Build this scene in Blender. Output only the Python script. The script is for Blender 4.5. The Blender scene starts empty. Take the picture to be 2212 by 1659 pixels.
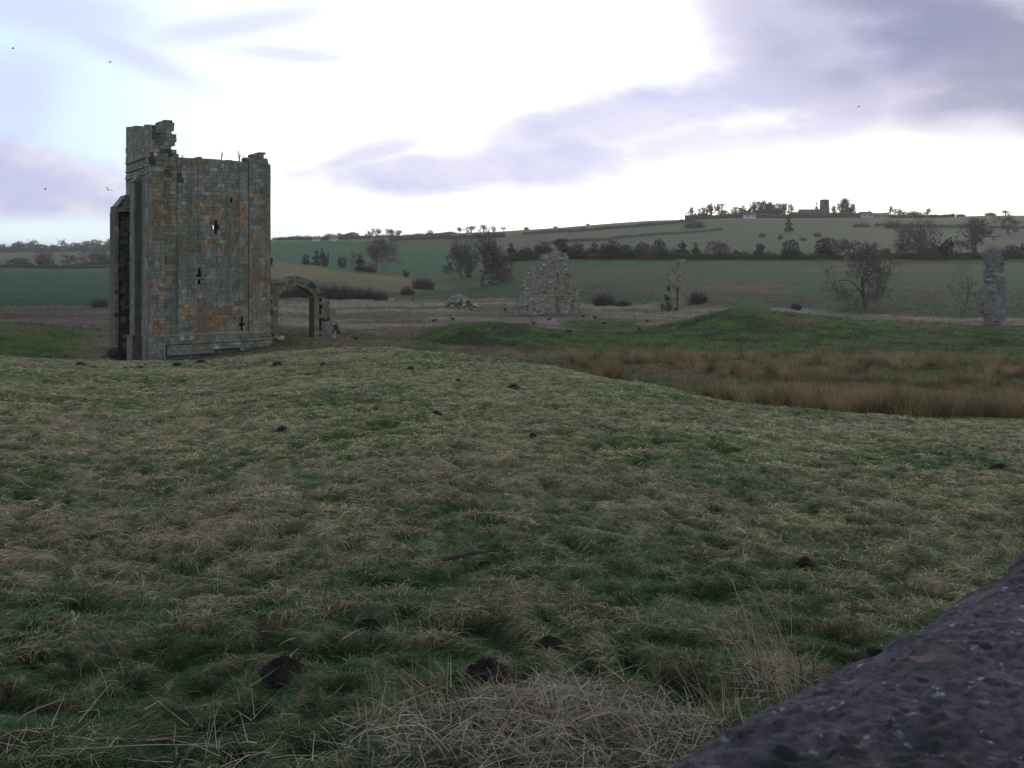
import bpy, math, random
import numpy as np
PI = math.pi
C = bpy.context.scene.collection
# ------------------------------------------------------------------ camera, world, sun, exposure
F, U0, V0, CZ = 2171.0, 1106.0, 548.0, 2.2          # reading frame of the photograph (2212 x 1659), eye height
cam_d = bpy.data.cameras.new("camera"); cam = bpy.data.objects.new("camera", cam_d); C.objects.link(cam)
cam.location = (0, 0, CZ); cam.rotation_euler = (PI / 2, 0, 0)
cam_d.sensor_width = 36; cam_d.lens = F / 2212 * 36
cam_d.shift_y = -(829.5 - V0) / 2212
cam_d.clip_start = 0.05; cam_d.clip_end = 9000
cam_d.dof.use_dof = True; cam_d.dof.focus_distance = 25; cam_d.dof.aperture_fstop = 18
bpy.context.scene.camera = cam
SUN_EL, SUN_AZ = math.radians(11), math.radians(27)   # behind the cloud, right of the church
w = bpy.data.worlds.new("World"); bpy.context.scene.world = w; w.use_nodes = True
vs = bpy.context.scene.view_settings
vs.view_transform = 'Standard'; vs.look = 'None'; vs.gamma = 1; vs.exposure = 0.0
bpy.context.scene.display_settings.display_device = 'sRGB'


def build_world():
    nt = w.node_tree; nt.nodes.clear(); N = nt.nodes.new; L = nt.links.new

    def val(x, sock):
        if isinstance(x, (int, float)): sock.default_value = x
        else: L(x, sock)

    def m(op, a, b=0.0, c=0.0, clamp=False):
        n = N('ShaderNodeMath'); n.operation = op; n.use_clamp = clamp
        val(a, n.inputs[0]); val(b, n.inputs[1]); val(c, n.inputs[2]); return n.outputs[0]

    def sm(x, a, b):
        n = N('ShaderNodeMapRange'); n.interpolation_type = 'SMOOTHERSTEP'
        L(x, n.inputs[0]); n.inputs[1].default_value = a; n.inputs[2].default_value = b; return n.outputs[0]

    def mix(f, a, b):
        n = N('ShaderNodeMix'); n.data_type = 'RGBA'; val(f, n.inputs[0])
        for s, v in ((n.inputs[6], a), (n.inputs[7], b)):
            if isinstance(v, tuple): s.default_value = (*v, 1)
            else: L(v, s)
        return n.outputs[2]
    tc = N('ShaderNodeTexCoord'); sx = N('ShaderNodeSeparateXYZ'); L(tc.outputs['Generated'], sx.inputs[0])
    x, y, z = sx.outputs
    yy = m('MAXIMUM', m('ABSOLUTE', y), 0.18)
    X = m('DIVIDE', x, yy); Z = m('DIVIDE', z, yy)      # tangent of bearing and of elevation
    cx = N('ShaderNodeCombineXYZ'); L(X, cx.inputs[0]); L(m('MULTIPLY', Z, 2.2), cx.inputs[1]); L(y, cx.inputs[2])
    def noise(scale, det, rough, dist=0.0):
        n = N('ShaderNodeTexNoise'); n.inputs['Scale'].default_value = scale; n.inputs['Detail'].default_value = det
        n.inputs['Roughness'].default_value = rough; n.inputs['Distortion'].default_value = dist
        L(cx.outputs[0], n.inputs['Vector']); return n.outputs[0]
    n1 = m('SUBTRACT', noise(3.2, 6, .52, .25), .5); n2 = m('SUBTRACT', noise(11, 5, .55), .5)
    wob = m('ADD', m('MULTIPLY', n1, 1.35), m('MULTIPLY', n2, .85))
    nx = m('MULTIPLY', n1, .10)

    def blob(u, v, ru, rv, rot, soft=.55, k=1.0):
        a0, e0 = (u - U0) / F, (V0 - v) / F
        dx = m('SUBTRACT', X, a0); dz = m('SUBTRACT', m('ADD', Z, m('MULTIPLY', nx, .25)), e0)
        c, s = math.cos(math.radians(rot)), math.sin(math.radians(rot))
        p = m('ADD', m('MULTIPLY', dx, c * F / ru), m('MULTIPLY', dz, s * F / ru))
        q = m('ADD', m('MULTIPLY', dx, -s * F / rv), m('MULTIPLY', dz, c * F / rv))
        d = m('SQRT', m('ADD', m('MULTIPLY', p, p), m('MULTIPLY', q, q)))
        d = m('ADD', d, m('MULTIPLY', wob, k))
        n = N('ShaderNodeMapRange'); n.interpolation_type = 'SMOOTHSTEP'; L(d, n.inputs[0])
        n.inputs[1].default_value = 1 + soft; n.inputs[2].default_value = 1 - soft; return n.outputs[0]

    def union(ms):
        r = ms[0]
        for b in ms[1:]: r = m('MAXIMUM', r, b)
        return r
    sky = N('ShaderNodeTexSky'); sky.sky_type = 'NISHITA'; sky.sun_disc = False
    sky.sun_elevation = SUN_EL; sky.sun_rotation = SUN_AZ; sky.air_density = 1.0; sky.dust_density = 2.0
    # thin bright veil of high cloud over the blue
    left = sm(X, -.02, -.55)
    veil = mix(left, (16, 16.2, 16.5), (8.1, 10.4, 12.4))
    col = mix(.86, sky.outputs[0], veil)
    # lavender cloud banks
    lav = union([blob(960, 362, 360, 62, 2, .5), blob(1140, 345, 360, 75, 4, .6), blob(1330, 262, 470, 82, 9, .6), blob(800, 330, 200, 34, 16, .7),
                 blob(1560, 305, 360, 85, 2, .6), blob(1650, 190, 420, 90, 18, .8)])
    lavc = mix(sm(m('ADD', n1, m('MULTIPLY', n2, .8)), -.16, .2), (6.1, 6.3, 9.0), (8.0, 7.8, 9.6))
    col = mix(m('MULTIPLY', lav, .92), col, lavc)
    leftc = union([blob(20, 380, 330, 84, -12, .4, .7), blob(80, 450, 260, 30, 0, .8)])
    col = mix(m('MULTIPLY', leftc, .92), col, mix(sm(m('ADD', n1, n2), -.18, .2), (5.9, 5.9, 8.6), (8.2, 7.8, 9.2)))
    wisp = union([blob(90, 20, 210, 60, -12, .7), blob(30, 190, 90, 90, 0, .8), blob(540, 50, 220, 30, 10, .8, .7),
                  blob(250, 100, 200, 30, -25, .8, .7), blob(650, 118, 170, 22, -4, .8, .7)])
    col = mix(m('MULTIPLY', wisp, .7), col, (6.8, 7.0, 10.8))
    big = union([blob(2090, 90, 620, 180, -6, .65, .9), blob(2250, 215, 420, 100, 8, .5, .9), blob(1740, 120, 330, 120, -32, .8, .9)])
    dark = sm(m('ADD', m('ADD', m('MULTIPLY', X, 1.0), m('MULTIPLY', Z, 1.5)), m('MULTIPLY', n1, .25)), .35, .86)
    dark = m('ADD', dark, m('MULTIPLY', m('ADD', n2, m('MULTIPLY', n1, .6)), 1.3), clamp=True) if False else m('ADD', dark, m('MULTIPLY', m('ADD', n2, n1), 1.1))
    gcol = mix(sm(dark, -.1, 1.1), (6.2, 6.1, 8.2), (2.6, 2.8, 4.6))
    col = mix(m('MULTIPLY', big, .95), col, gcol)
    lowg = blob(160, 512, 560, 34, 0, .9, .3)
    col = mix(m('MULTIPLY', lowg, .8), col, (10.5, 12.0, 12.6))
    glow = blob(2010, 395, 520, 90, 0, .8, .25)
    col = mix(m('MULTIPLY', glow, .8), col, (15.0, 14.3, 13.2))
    # sky behind and above: broken grey-lilac cloud over blue
    back = sm(y, .30, -.15)
    nb = N('ShaderNodeTexNoise'); nb.inputs['Scale'].default_value = 2.4; nb.inputs['Detail'].default_value = 5
    L(tc.outputs['Generated'], nb.inputs['Vector'])
    cloudy = sm(nb.outputs[0], .4, .6)
    bcol = mix(cloudy, (6.6, 8.2, 10.4), (9.8, 10.1, 10.6))
    up = sm(z, .30, .62)
    col = mix(back, col, bcol)
    col = mix(up, col, mix(cloudy, (5.0, 6.2, 8.0), (7.0, 7.3, 8.2)))
    bg = N('ShaderNodeBackground'); bg.inputs[1].default_value = 0.1
    L(col, bg.inputs[0]); o = N('ShaderNodeOutputWorld'); L(bg.outputs[0], o.inputs[0])
    w.cycles.sampling_method = 'MANUAL'; w.cycles.sample_map_resolution = 1024


build_world()
sd = bpy.data.lights.new("sun", 'SUN'); sd.energy = 0.8; sd.angle = math.radians(14); sd.color = (1.0, .93, .84)
sun = bpy.data.objects.new("sun", sd); C.objects.link(sun); sun.rotation_euler = (PI / 2 - SUN_EL, 0, PI - SUN_AZ)

# ------------------------------------------------------------------ helpers
rng = np.random.default_rng(7)
rnd = random.Random(7)


def _hash(ix, iy, seed):
    with np.errstate(over='ignore'):
        h = (ix.astype(np.int64) * 374761393 + iy.astype(np.int64) * 668265263 + seed * 974634777) & 0xffffffff
        h = ((h ^ (h >> 13)) * 1274126177) & 0xffffffff
        h = (h ^ (h >> 16)) & 0xffff
    return h / 65535.0


def vn(x, y, seed=0):
    xi, yi = np.floor(x), np.floor(y); fx, fy = x - xi, y - yi
    fx = fx * fx * (3 - 2 * fx); fy = fy * fy * (3 - 2 * fy)
    a = _hash(xi, yi, seed); b = _hash(xi + 1, yi, seed); c = _hash(xi, yi + 1, seed); d = _hash(xi + 1, yi + 1, seed)
    return (a + (b - a) * fx) * (1 - fy) + (c + (d - c) * fx) * fy


def fbm(x, y, seed=0, o=4, r=.5):
    s = 0; a = 1; t = 0
    for i in range(o):
        s = s + a * vn(x * 2 ** i + 17.3 * i, y * 2 ** i - 9.1 * i, seed + i); t += a; a *= r
    return s / t


def sstep(a, b, x):
    t = np.clip((x - a) / (b - a), 0, 1); return t * t * (3 - 2 * t)


# terrain: heights along bearings (columns in reading-frame u), at forward depths Y
TU = [-900, 0, 250, 450, 600, 850, 1000, 1100, 1200, 1400, 1600, 1800, 2000, 2212, 3100]
def near(cY, cz):      # gentle field from the eye to its brow at depth cY, height cz
    return [(1, 0), (4.3, 0)] + [(4.3 + (cY - 4.3) * t, cz * (t ** 1.12)) for t in (.15, .35, .6, .82, .93)] + [(cY, cz)]
TP = [
 near(40, -1.8) + [(44, -2.4), (50, -3.3), (60, -3.5), (72, -2.8), (80, -3.4), (92, -3.9), (400, -4.2), (520, -3.6), (700, -1.7), (1000, 4), (1500, 10), (4000, 20)],
 near(40, -1.8) + [(44, -2.4), (50, -3.3), (60, -3.5), (72, -2.7), (80, -3.4), (92, -3.9), (400, -4.2), (520, -3.6), (700, -1.7), (1000, 4), (1500, 10), (4000, 20)],
 near(45, -2.62) + [(50, -3.2), (54, -3.9), (60, -4.1), (75, -4.0), (92, -4.0), (400, -4.2), (520, -3.4), (700, 0), (1000, 5), (1500, 11), (4000, 20)],
 near(46, -2.6) + [(51, -3.0), (56, -3.2), (66, -3.6), (92, -3.8), (150, -3.4), (200, 0), (280, -2), (400, -1), (600, 6), (800, 5), (4000, 10)],
 near(44, -2.0) + [(50, -2.6), (55, -2.55), (60, -2.3), (67, -3.2), (90, -3.7), (120, -3.7), (150, -2.4), (200, 1.1), (260, -1.8), (350, -2.4), (500, 5.0), (600, 10.8), (700, 9), (1000, 4), (4000, 0)],
 near(42, -1.67) + [(50, -2.6), (60, -3.0), (80, -3.65), (115, -3.7), (150, -3.6), (200, -2.9), (260, -3.4), (350, -2.5), (500, 5.2), (600, 11.8), (700, 10), (1000, 4), (4000, 0)],
 near(38, -1.6) + [(46, -2.9), (54, -3.2), (64, -2.3), (70, -2.8), (80, -3.7), (115, -3.7), (200, -4), (300, -3.4), (400, 0), (500, 6.3), (600, 14.9), (700, 13), (1000, 4), (4000, 0)],
 near(35, -1.5) + [(44, -2.9), (54, -3.1), (64, -2.12), (70, -2.8), (80, -3.7), (115, -3.7), (200, -1.6), (260, .2), (400, 3.6), (500, 9), (600, 16.2), (700, 14), (1000, 5), (4000, 0)],
 near(32, -1.37) + [(36, -2.2), (45, -2.9), (56, -3.15), (64, -2.65), (72, -3.3), (80, -3.7), (115, -3.7), (180, -1.8), (260, .8), (400, 6.4), (600, 18), (700, 16), (1000, 6), (4000, 0)],
 near(28, -1.37) + [(34, -2.35), (50, -2.95), (60, -3.3), (66, -3.3), (73, -3.35), (80, -3.7), (115, -3.7), (180, -1.8), (260, .8), (400, 7.5), (600, 22.2), (700, 20), (1000, 8), (4000, 0)],
 near(25, -1.49) + [(30, -2.3), (50, -3.0), (60, -3.3), (68, -2.5), (74, -1.5), (78, -2.1), (85, -3.7), (112, -3.7), (180, -1.8), (260, .8), (420, 8.5), (600, 24.9), (700, 24), (1000, 10), (4000, 0)],
 near(24, -1.61) + [(29, -2.4), (50, -3.0), (60, -3.3), (68, -2.8), (74, -2.45), (79, -2.9), (85, -3.7), (100, -3.7), (180, -1.8), (260, .8), (420, 9), (600, 24.9), (700, 24), (1000, 10), (4000, 0)],
 near(24, -1.75) + [(29, -2.5), (50, -3.05), (60, -3.4), (68, -3.2), (74, -2.95), (80, -3.4), (85, -3.7), (95, -3.7), (180, -1.8), (260, .8), (420, 9), (600, 24.6), (700, 24), (1000, 10), (4000, 0)],
 near(23, -1.72) + [(28, -2.5), (50, -3.1), (60, -3.5), (68, -3.45), (74, -3.3), (80, -3.6), (85, -3.8), (95, -3.8), (180, -1.8), (260, .8), (420, 9), (600, 26), (700, 25), (1000, 10), (4000, 0)],
 near(23, -1.72) + [(28, -2.5), (50, -3.1), (60, -3.5), (95, -3.8), (180, -1.8), (260, .8), (420, 9), (600, 26), (700, 25), (1000, 10), (4000, 0)],
]
LY = np.linspace(math.log(.4), math.log(4000), 900)
UG = np.linspace(-900, 3100, 401)
_tab = np.zeros((len(TU), len(LY)))
for i, p in enumerate(TP):
    _tab[i] = np.interp(LY, np.log([a for a, b in p]), [b for a, b in p])
_k = np.exp(-np.linspace(-2, 2, 17) ** 2); _k /= _k.sum()
_pad = np.pad(_tab, ((0, 0), (8, 8)), 'edge')
_tab = np.array([np.convolve(r, _k, 'valid') for r in _pad])
TAB = np.zeros((len(UG), len(LY)))
for j in range(len(LY)): TAB[:, j] = np.interp(UG, TU, _tab[:, j])
_k2 = np.exp(-np.linspace(-2, 2, 9) ** 2); _k2 /= _k2.sum()
_pad = np.pad(TAB, ((4, 4), (0, 0)), 'edge')
TAB = sum(_k2[i] * _pad[i:i + len(UG)] for i in range(9))


def uY(x, y):
    az = np.arctan2(x, y); r = np.hypot(x, y); azc = np.clip(az, -.74, .74)
    return U0 + F * np.tan(azc), np.maximum(r * np.cos(azc), .41), az


def tuss(x, y):        # matted tussocks of the near field
    wx = fbm(x * .8, y * .8, 31, 2) * 1.6; wy = fbm(x * .8, y * .8, 37, 2) * 1.6
    a = fbm(x * 1.1 + wx, y * 1.5 + wy, 41, 2, .5)
    b = fbm(x * 3.1 + wx, y * 3.9 + wy, 47, 2, .5)
    b2 = np.sqrt(np.clip(1 - np.abs(b * 2 - 1) * 2.1, 0, 1))
    return a * .35 + b2 * .65


def brow(u): return np.interp(u, [0, 250, 450, 600, 850, 1000, 1200, 1400, 1600, 1800, 2212], [40, 45, 46, 44, 42, 38, 32, 28, 25, 24, 23])


def height(x, y):
    x = np.asarray(x, float); y = np.asarray(y, float)
    u, Y, az = uY(x, y)
    fu = np.clip((u + 900) / 10, 0, 399.999); fl = np.clip((np.log(Y) - LY[0]) / (LY[1] - LY[0]), 0, len(LY) - 1.001)
    iu = fu.astype(int); il = fl.astype(int); a = fu - iu; b = fl - il
    z = (TAB[iu, il] * (1 - a) + TAB[iu + 1, il] * a) * (1 - b) + (TAB[iu, il + 1] * (1 - a) + TAB[iu + 1, il + 1] * a) * b
    wb = sstep(.9, 2.2, np.abs(az)); r = np.hypot(x, y)
    z = z * (1 - wb) + wb * (-.012 * np.minimum(r, 300))
    nearw = 1 - sstep(brow(u) * .95, brow(u) * 1.15, Y)
    z = z + nearw * (tuss(x, y) - .5) * (.19 * sstep(1, 4, r))
    z = z + (fbm(x * .16, y * .16, 5, 3) - .5) * .38 * sstep(3, 14, r) * (1 - .6 * sstep(60, 120, r))
    mid = (1 - nearw) * (1 - sstep(130, 200, r))
    z = z + mid * (fbm(x * .9, y * .9, 9, 3) - .5) * .35
    z = z + (fbm(x * .012, y * .012, 15, 3) - .5) * 3.0 * sstep(150, 400, r)
    return z


def hz(x, y): return float(height(np.array([x]), np.array([y]))[0])


def findY(u, v, y0, y1=None):
    ys = np.exp(np.linspace(math.log(y0), math.log(y1 or 900), 700)); xs = (u - U0) / F * ys
    vv = V0 + F * (CZ - height(xs, ys)) / ys
    i = np.argmax(vv <= v)
    return float(ys[i]) if vv[i] <= v else float(ys[np.argmin(vv)])


def on(u, v, y0, y1=None):
    Y = findY(u, v, y0, y1); x = (u - U0) / F * Y
    return x, Y, hz(x, Y)


ORD = ['first', 'second', 'third', 'fourth', 'fifth', 'sixth', 'seventh', 'eighth', 'ninth', 'tenth', 'eleventh', 'twelfth', 'thirteenth', 'fourteenth', 'fifteenth', 'sixteenth', 'seventeenth', 'eighteenth', 'nineteenth', 'twentieth'] + ['twenty ' + q_ for q_ in ('first', 'second', 'third', 'fourth', 'fifth', 'sixth', 'seventh', 'eighth', 'ninth')] + ['thirtieth']
# ---- mesh building
def mesh_np(name, V, faces_flat, starts, col=None):
    me = bpy.data.meshes.new(name)
    V = np.asarray(V, np.float32)
    me.vertices.add(len(V)); me.vertices.foreach_set('co', V.ravel())
    me.loops.add(len(faces_flat)); me.loops.foreach_set('vertex_index', np.asarray(faces_flat, np.int32))
    me.polygons.add(len(starts)); me.polygons.foreach_set('loop_start', np.asarray(starts, np.int32))
    me.update(calc_edges=True); me.validate()
    if col is not None:
        at = me.color_attributes.new('Col', 'FLOAT_COLOR', 'POINT')
        c = np.ones((len(V), 4), np.float32); c[:, :3] = col; at.data.foreach_set('color', c.ravel())
    return me


class MB:
    def __init__(s, flat=True): s.v = []; s.f = []; s.c = []; s.flat = flat
    def add(s, vs_, fs, col):
        n = len(s.v); s.v += [tuple(p) for p in vs_]; s.f += [tuple(i + n for i in f) for f in fs]
        s.c += [col] * len(vs_)
    def box8(s, p, col):
        s.add(p, [(0, 3, 2, 1), (4, 5, 6, 7), (0, 1, 5, 4), (1, 2, 6, 5), (2, 3, 7, 6), (3, 0, 4, 7)], col)
    def box(s, x0, x1, y0, y1, z0, z1, col):
        s.box8([(x0, y0, z0), (x1, y0, z0), (x1, y1, z0), (x0, y1, z0), (x0, y0, z1), (x1, y0, z1), (x1, y1, z1), (x0, y1, z1)], col)
    def tube(s, pts, rad, n, col, cap=False):
        base = len(s.v); k = len(pts)
        for i, p in enumerate(pts):
            a = pts[max(i - 1, 0)]; b = pts[min(i + 1, k - 1)]
            d = np.array(b, float) - np.array(a, float); d /= (np.linalg.norm(d) + 1e-9)
            r = np.array([1, 0, 0]) if abs(d[0]) < .8 else np.array([0, 1, 0])
            e1 = np.cross(d, r); e1 /= np.linalg.norm(e1); e2 = np.cross(d, e1)
            for j in range(n):
                t = 2 * PI * j / n
                s.v.append(tuple(np.array(p) + rad[i] * (math.cos(t) * e1 + math.sin(t) * e2))); s.c.append(col)
        for i in range(k - 1):
            for j in range(n):
                a = base + i * n + j; b = base + i * n + (j + 1) % n
                s.f.append((a, b, b + n, a + n))
        if cap and n > 2:
            s.f.append(tuple(base + j for j in range(n))[::-1]); s.f.append(tuple(base + (k - 1) * n + j for j in range(n)))
    def mesh(s, name):
        ff = np.concatenate([np.array(f) for f in s.f]) if s.f else np.array([], int)
        st = np.concatenate([[0], np.cumsum([len(f) for f in s.f])[:-1]])
        me = mesh_np(name, np.array(s.v), ff, st, np.array(s.c))
        if s.flat: me.polygons.foreach_set('use_smooth', np.zeros(len(me.polygons), bool)); me.update()
        return me
    def build(s, name, mat, parent=None, loc=None):
        me = s.mesh(name); me.materials.append(mat); return obj(name, me, parent, loc)


def obj(name, me, parent=None, loc=None):
    o = bpy.data.objects.new(name, me); C.objects.link(o)
    if parent: o.parent = parent
    if loc is not None: o.location = loc
    return o


def tag(o, label=None, cat=None, group=None, kind=None):
    if label: o['label'] = label
    if cat: o['category'] = cat
    if group: o['group'] = group
    if kind: o['kind'] = kind
    return o


def empty(name, loc, rz=0):
    o = bpy.data.objects.new(name, None); C.objects.link(o); o.location = loc; o.rotation_euler = (0, 0, rz); o.empty_display_size = .3
    return o


# ---- materials (the colour attribute holds the thing's own colours, in places with painted shade; noise adds wear)
def mat(name, rough=.9, scale=6.0, amt=.35, bump=.3, bscale=20.0, bdist=.02, spec=.2, spots=None, obj_space=False, trans=0.0):
    mt = bpy.data.materials.new(name); mt.use_nodes = True; nt = mt.node_tree; b = nt.nodes['Principled BSDF']
    N = nt.nodes.new; L = nt.links.new
    b.inputs['Roughness'].default_value = rough; b.inputs['Specular IOR Level'].default_value = spec
    at = N('ShaderNodeAttribute'); at.attribute_name = 'Col'
    tc = N('ShaderNodeTexCoord'); co = tc.outputs['Object']
    n = N('ShaderNodeTexNoise'); n.inputs['Scale'].default_value = scale; n.inputs['Detail'].default_value = 6; n.inputs['Roughness'].default_value = .65
    L(co, n.inputs['Vector'])
    mr = N('ShaderNodeMapRange'); L(n.outputs[0], mr.inputs[0]); mr.inputs[1].default_value = .3; mr.inputs[2].default_value = .7
    mr.inputs[3].default_value = 1 - amt; mr.inputs[4].default_value = 1 + amt
    mx = N('ShaderNodeMix'); mx.data_type = 'RGBA'; mx.blend_type = 'MULTIPLY'; mx.inputs[0].default_value = 1
    L(at.outputs['Color'], mx.inputs[6]); L(mr.outputs[0], mx.inputs[7]); cur = mx.outputs[2]
    for (sc, lo, hi, c, seed) in (spots or []):
        nn = N('ShaderNodeTexNoise'); nn.inputs['Scale'].default_value = sc if not isinstance(sc, tuple) else 1; nn.inputs['Detail'].default_value = 5; nn.inputs['Roughness'].default_value = .6
        mp = N('ShaderNodeMapping'); mp.inputs['Location'].default_value = (seed, seed * 2, -seed); mp.inputs['Scale'].default_value = sc if isinstance(sc, tuple) else (1, 1, 1); L(co, mp.inputs[0]); L(mp.outputs[0], nn.inputs['Vector'])
        r = N('ShaderNodeMapRange'); L(nn.outputs[0], r.inputs[0]); r.inputs[1].default_value = lo; r.inputs[2].default_value = hi
        m2 = N('ShaderNodeMix'); m2.data_type = 'RGBA'; L(r.outputs[0], m2.inputs[0]); L(cur, m2.inputs[6]); m2.inputs[7].default_value = (*c, 1); cur = m2.outputs[2]
    L(cur, b.inputs['Base Color'])
    if bump:
        bn = N('ShaderNodeTexNoise'); bn.inputs['Scale'].default_value = bscale; bn.inputs['Detail'].default_value = 7; bn.inputs['Roughness'].default_value = .65
        L(co, bn.inputs['Vector']); bp = N('ShaderNodeBump'); bp.inputs['Strength'].default_value = bump; bp.inputs['Distance'].default_value = bdist
        L(bn.outputs[0], bp.inputs['Height']); L(bp.outputs[0], b.inputs['Normal'])
    if trans:
        tr = N('ShaderNodeBsdfTranslucent'); L(cur, tr.inputs[0]); ms = N('ShaderNodeMixShader'); ms.inputs[0].default_value = trans
        out = nt.nodes['Material Output']; L(b.outputs[0], ms.inputs[1]); L(tr.outputs[0], ms.inputs[2]); L(ms.outputs[0], out.inputs[0])
    return mt


M_stone = mat('ashlar_stone', .92, 2.2, .38, .5, 11, .03, spots=[((1.8, 1.8, .16), .47, .72, (.095, .11, .085), 21), ((.8, .8, .35), .53, .72, (.15, .105, .065), 33), (5.5, .58, .75, (.07, .068, .06), 13), (2.6, .66, .74, (.30, .30, .26), 3), (1.1, .58, .78, (.075, .085, .055), 9), (9, .70, .74, (.42, .42, .38), 5)])
M_rubble = mat('rubble_stone', .95, 2.5, .35, .7, 9, .05, spots=[(3.0, .64, .72, (.38, .38, .34), 3), (1.5, .62, .76, (.09, .08, .05), 7)])
M_bark = mat('bark', .95, 4, .3, .4, 12, .03)
M_leaf = mat('leaves', .8, 1.2, .35, 0, trans=.15)
M_grass = mat('grass_blades', .75, .9, .28, 0, trans=.25, spec=.25)
M_soil = mat('mole_soil', 1.0, 12, .5, 1.0, 40, .03, spec=.1)
M_feather = mat('black_feathers', .6, 10, .2, 0)
M_plain = mat('painted_render', .9, 1.5, .15, .2, 10, .02)
M_wall = mat('coping_stone', 1.0, 75, .6, .7, 160, .008, spec=.15, spots=[(34, .62, .68, (.22, .23, .27), 2), (48, .58, .64, (.02, .02, .025), 17), (6, .54, .68, (.016, .018, .022), 8), (60, .66, .71, (.30, .31, .35), 4), (11, .60, .70, (.10, .075, .075), 6)])

# ------------------------------------------------------------------ ground
G1, G2 = np.array([.034, .060, .020]), np.array([.150, .130, .080])


def cover(x, y):
    u, Y, az = uY(x, y); r = np.hypot(x, y); n = len(x)
    c = np.zeros((n, 3))
    def L(a, b, t): return np.asarray(a) * (1 - t[:, None]) + np.asarray(b) * t[:, None]
    t = tuss(x, y); g = fbm(x * .35, y * .35, 61, 3)
    f = sstep(.34, .80, t * .5 + g * .5 + (fbm(x * 5, y * 5, 67, 2) - .5) * .5)
    nearc = L(G1, G2, f) * np.interp(Y, [4, 6, 9, 14, 45], [.7, .85, 1.0, 1.15, 1.2])[:, None]  # ground darkens toward the camera: lens vignetting painted into the colour
    # moat and rough ground just beyond the brow
    f2 = sstep(.35, .65, fbm(x * .25, y * .25, 71, 4)); moat = L((.042, .052, .022), (.095, .074, .046), f2)
    plain = L((.150, .118, .100), (.072, .070, .042), sstep(.40, .66, fbm(x * .10, y * .22, 73, 4)))
    f3 = sstep(.40, .66, fbm(x * .55, y * .8, 79, 3)); mound = L((.033, .066, .012), (.016, .028, .009), f3)
    mound = L(mound, (.07, .062, .026), sstep(.58, .75, fbm(x * .2, y * .2, 80, 3)) * .7)
    marsh = L((.085, .066, .034), (.038, .066, .020), sstep(.48, .62, fbm(x * .12, y * .25, 83, 4)))
    hill = L((.024, .054, .022), (.042, .054, .027), sstep(.35, .7, fbm(x * .03, y * .012, 89, 4)))
    hill = L(hill, (.10, .062, .036), sstep(.60, .74, fbm(x * .06, y * .05, 91, 4)) * .55); hill = L(hill, (.030, .040, .028), sstep(.5, .7, fbm(x * .09, y * .03, 92, 4)) * .6 * (1 - sstep(130, 190, Y)))
    hill = hill * (.85 + .3 * fbm(x * .015, y * .09, 94, 3))[:, None]
    upper = L((.052, .072, .038), (.070, .072, .044), sstep(.35, .65, fbm(x * .02, y * .02, 93, 4)))
    upper = L(upper, (.055, .062, .034), sstep(.55, .72, fbm(x * .06, y * .03, 95, 4)) * .6)
    crest = L((.085, .110, .048), (.12, .12, .065), sstep(.4, .7, fbm(x * .02, y * .02, 97, 3)))
    lfield = L((.012, .044, .020), (.017, .050, .022), sstep(.3, .7, fbm(x * .02, y * .015, 99, 4)))
    far = L((.045, .085, .032), (.05, .06, .035), sstep(.4, .6, fbm(x * .006, y * .006, 101, 3)))
    spur = L((.115, .095, .055), (.085, .082, .042), sstep(.35, .7, fbm(x * .05, y * .05, 103, 4)))
    b = brow(u)
    wob = (fbm(x * .08, y * .08, 107, 3) - .5)
    c = nearc
    c = L(c, moat, sstep(b * .99, b * 1.06, Y))
    rt = sstep(1180, 1330, u + wob * 160)
    c = L(c, marsh, sstep(b * .99, b * 1.06, Y) * rt)
    m1 = sstep(53, 57, Y + wob * 8) * (1 - sstep(79, 84, Y + wob * 6)) * sstep(1260, 1480, u + wob * 200)
    m2 = sstep(55, 58, Y + wob * 6) * (1 - sstep(68, 74, Y + wob * 6)) * sstep(860, 960, u + wob * 200) * (1 - sstep(1330, 1420, u))
    m3 = sstep(46, 52, Y) * (1 - sstep(76, 86, Y + wob * 10)) * (1 - sstep(140, 260, u + wob * 200))
    c = L(c, plain * (1 - .42 * (1 - sstep(300, 620, u + wob * 200)))[:, None], sstep(74, 82, Y + wob * 12))
    m4 = sstep(74, 79, Y + wob * 5) * (1 - sstep(86, 92, Y + wob * 5)) * sstep(1190, 1230, u) * (1 - sstep(1340, 1400, u))
    c = L(c, mound, np.clip(m1 + m2 + m3 + m4, 0, 1))
    pe = np.interp(u, [0, 560, 800, 1000, 1100, 1500, 1700, 2000, 2212], [112, 120, 128, 124, 118, 112, 102, 94, 90])
    c = L(c, hill, sstep(pe, pe + 6, Y + wob * 14))
    lf = 1 - sstep(330, 420, u)
    c = L(c, lfield, sstep(114, 120, Y + wob * 6) * lf)
    c = L(c, far, sstep(405, 412, Y) * lf)
    sp = sstep(400, 480, u) * (1 - sstep(860, 980, u + wob * 80)) * sstep(150, 165, Y + wob * 20) * (1 - sstep(226, 250, Y))
    c = L(c, spur, sp)
    mf = sstep(400, 480, u) * (1 - sstep(1000, 1100, u + wob * 60)) * sstep(250, 290, Y)
    c = L(c, (.016, .066, .028) + 0 * c, mf)
    mf2 = sstep(470, 500, Y) * sstep(760, 900, u + wob * 200) * (1 - sstep(1000, 1100, u)); c = L(c, spur * .6, mf2 * .8)
    hr = sstep(1020, 1090, u)
    c = L(c, upper, hr * sstep(258, 266, Y))
    c = L(c, crest, sstep(400, 480, u) * sstep(545, 560, Y + wob * 10))
    return c


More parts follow.
